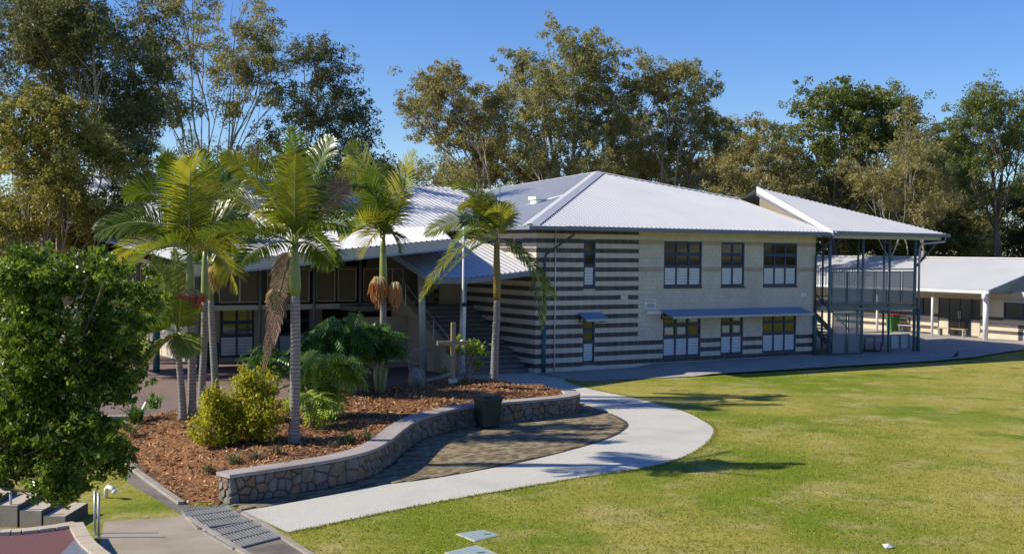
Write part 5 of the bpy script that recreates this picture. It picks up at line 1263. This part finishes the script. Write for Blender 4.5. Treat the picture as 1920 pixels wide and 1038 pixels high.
def line_mat():
    m, nt, ln, b = new_mat('line_paint'); v = nt.new('ShaderNodeNewGeometry').outputs['Position']
    b.inputs['Base Color'].default_value = (.55,.52,.40,1); b.inputs['Roughness'].default_value = .9
    n = nt.new('ShaderNodeTexNoise'); n.inputs['Scale'].default_value = 5; n.inputs['Detail'].default_value = 6; ln.new(v, n.inputs['Vector'])
    r = nt.new('ShaderNodeMapRange'); r.inputs['From Min'].default_value = .35; r.inputs['From Max'].default_value = .7; r.inputs['To Min'].default_value = .55; r.inputs['To Max'].default_value = 1.0; ln.new(n.outputs[0], r.inputs[0])
    t = nt.new('ShaderNodeBsdfTransparent'); mx = nt.new('ShaderNodeMixShader'); ln.new(r.outputs[0], mx.inputs[0]); ln.new(b.outputs[0], mx.inputs[1]); ln.new(t.outputs[0], mx.inputs[2]); ln.new(mx.outputs[0], nt['Material Output'].inputs[0])
line_mat(); small_things()

# ------------------------------------------------------------------ bottom left corner: footpath, drain, steps
def corner():
    def G(*q): return [(p.x, p.y) for p in [gz(*a) for a in q]]
    sheet('footpath', G((195,978),(330,970),(352,962),(540,1100),(190,1100),(185,1040)), -.186, 'concrete_tan', 'beige concrete footpath slab at the bottom left')
    sheet('drain_channel', G((236,862),(262,866),(300,900),(352,945),(400,952),(455,958),(520,1000),(590,1045),(620,1100),(500,1100),(345,968),(300,940),(240,905)), -.192, 'drain_concrete', 'dark concrete drain channel running down beside the mulch bed')
    def kerb(pts, w, h, lab):
        L = catmull([gz(*q) for q in pts], 6); V = []; Fc = []
        for i, p in enumerate(L):
            t = (L[min(i+1,len(L)-1)]-L[max(i-1,0)]).normalized(); s = Vector((-t.y,t.x,0))*w*.5
            V += [p-s+Vector((0,0,-.05)), p-s+Vector((0,0,h)), p+s+Vector((0,0,h)), p+s+Vector((0,0,-.05))]
            if i:
                a = 4*(i-1); Fc += [(a,a+1,a+5,a+4),(a+1,a+2,a+6,a+5),(a+2,a+3,a+7,a+6)]
        Fc += [(3,2,1,0),(len(V)-4,len(V)-3,len(V)-2,len(V)-1)]
        tag(MB().add(V, Fc).build('kerb', 'kerb_concrete'), lab, kind='structure')
    kerb([(236,868),(262,890),(300,918),(340,946)], .13, .07, 'stained concrete kerb on the lawn side of the drain')
    kerb([(456,963),(490,983),(522,1003),(560,1028),(600,1052)], .10, .05, 'stained concrete kerb on the path side of the drain')
    kerb([(352,972),(400,1002),(450,1033),(480,1050)], .10, .05, 'stained concrete kerb between footpath and drain grates')
    # two steel grates across the drain
    for i, (cv, lab) in enumerate(((((342,958),(424,947),(466,976),(372,990)), 'galvanised drain grate nearest the end of the stone wall'), (((382,996),(474,975),(524,1006),(438,1028)), 'galvanised drain grate at the bottom with dark open slots'))):
        P = [gz(*q, -.172) for q in cv]; c = (P[0]+P[1]+P[2]+P[3])/4; r = empty('drain_grate', c); q = [p-c for p in P]
        fr = MB()
        for k in range(4): fr.bar(q[k], q[(k+1) % 4], .045, .03)
        fr.build('frame', 'steel_grate', r)
        MB().add([x*.97+Vector((0,0,-.012)) for x in q], [(0,1,2,3),(3,2,1,0)]).build('pit', 'grate_void', r)
        n = 15
        for k in range(1, n): a = q[0].lerp(q[1], k/n); b = q[3].lerp(q[2], k/n); MB().bar(a, b, .034, .016).build('grate_bar', 'steel_grate', r)
        for k in range(1, 3): MB().bar(q[0].lerp(q[3], k/3)+Vector((0,0,.002)), q[1].lerp(q[2], k/3)+Vector((0,0,.002)), .015, .03).build('cross_bar', 'steel_grate', r)
        tag(r, lab, 'grate', 'drain grates')
    # raised maroon terrace with curved block edging and steps
    rim = catmull([gz(*q, .05) for q in [(-80,1003),(0,1000),(40,998),(100,991),(142,984)]], 4); side = catmull([gz(*q, .05) for q in [(142,984),(150,1000),(165,1022),(200,1050),(240,1080)]], 4)
    top = [(p.x, p.y) for p in rim+side[1:]]
    r = empty('seating_terrace', (top[3][0], top[3][1]-1, -.2)); off = r.location
    poly = [(x-off.x, y-off.y) for x, y in top]+[(side[-1].x-.3-off.x, 16-off.y), (-12-off.x, 16-off.y), (-12-off.x, top[0][1]-off.y)]
    MB().prism(poly, -.05, .25).build('slab', 'maroon', r)
    bq = [gz(*q, .05) for q in [(112,1040),(146,1005),(170,1030),(205,1060),(150,1090)]]
    MB().add([(p.x-off.x, p.y-off.y, .256) for p in bq], [(0,1,2,3,4)]).build('blue_inlay', 'blue_grey_pave', r)
    for a, b in list(zip(rim[:-1:2], rim[2::2]))+list(zip(side[:-1:2], side[2::2])):
        t = (b-a).normalized(); s = Vector((-t.y, t.x, 0)); a2, b2 = a+t*.006, b-t*.006; q = [a2-s*.12, b2-s*.12, b2+s*.12, a2+s*.12]
        MB().prism([(p.x-off.x, p.y-off.y) for p in q], -.05, .30+.004*random.random()).build('edging_block', 'seat_block', r)
    tag(r, 'maroon surfaced terrace with curved cream block edging in the bottom left corner', 'terrace')
    # small flight of steps behind the terrace
    r = empty('garden_steps', gz(80, 985)); off = r.location
    for k in range(4):
        a = gz(128-40*k, 986-3*k); w = .40
        MB().box((a.x-off.x-w, -.15, -.1), (a.x-off.x-.012, 1.0-.04*k, .12+.17*(k+1)*.55)).build('step', 'seat_block', r)
        MB().box((a.x-off.x-.012, -.15, -.1), (a.x-off.x, 1.0-.04*k, .115+.17*(k+1)*.55)).build('riser', 'dark_block', r)
    tag(r, 'short flight of cream concrete steps beside the terrace, partly under the glossy tree', 'steps')
    for x, y0, y1, lab in ((20,900,986,'thin grey handrail post by the left picture edge'),(178,922,1000,'grey handrail post, left one of the close pair by the footpath'),(185,926,1008,'grey handrail post, right one of the close pair by the footpath')):
        b = gz(x, y1, -.2); h = (y1-y0)/F_PX*b.y; r = empty('handrail_post', b)
        MB().tube([(0,0,-.05),(0,0,h)], .024, 10).build('tube', 'galv', r, True); MB().lathe([(.026,0),(.027,.01),(.012,.03),(.0,.034)], (0,0,h), 10).build('cap', 'galv', r); MB().tube([(0,0,0),(0,0,.012)], .06, 12).build('base_plate', 'galv', r); tag(r, lab, 'post', 'handrail posts')
    b = gz(205, 935); r = empty('pipe_outlet', b); MB().tube([(-.1,.1,-.05),(-.1,.1,.18),(-.05,.06,.24),(.06,0,.22),(.10,-.02,.17)], .045, 10).build('pipe', 'white_paint', r, True); MB().tube([(.10,-.02,.175),(.125,-.03,.14)], .056, 10).build('collar', 'white_paint', r, True); tag(r, 'small white bent pipe in the grass beside the posts', 'pipe')
mat('concrete_tan', (.30, .255, .19), (.37, .32, .245), 1.2, .85, .15, 50, c3=(.25, .21, .155), scale3=.7)
corner()
def understory():
    """dense shaded scrub closing the view under the background crowns"""
    rng = np.random.default_rng(77); T = []
    for k in range(900):
        X = rng.uniform(-60, 75); Y = rng.uniform(104, 122); T.append((X, Y, rng.uniform(-.2, 5.5)*rng.random()**.5+.3))
    V, ti = leaves(np.array(T), rng.uniform(1.2, 2.2, len(T)), 90, .55, .45, .2, .8, rng=rng)
    tag(link('scrub', np_mesh('scrub', V, 4, 'leaf_gum_dark', ti)), 'dark scrub massed under the far trees', 'scrub', kind='stuff')
understory()
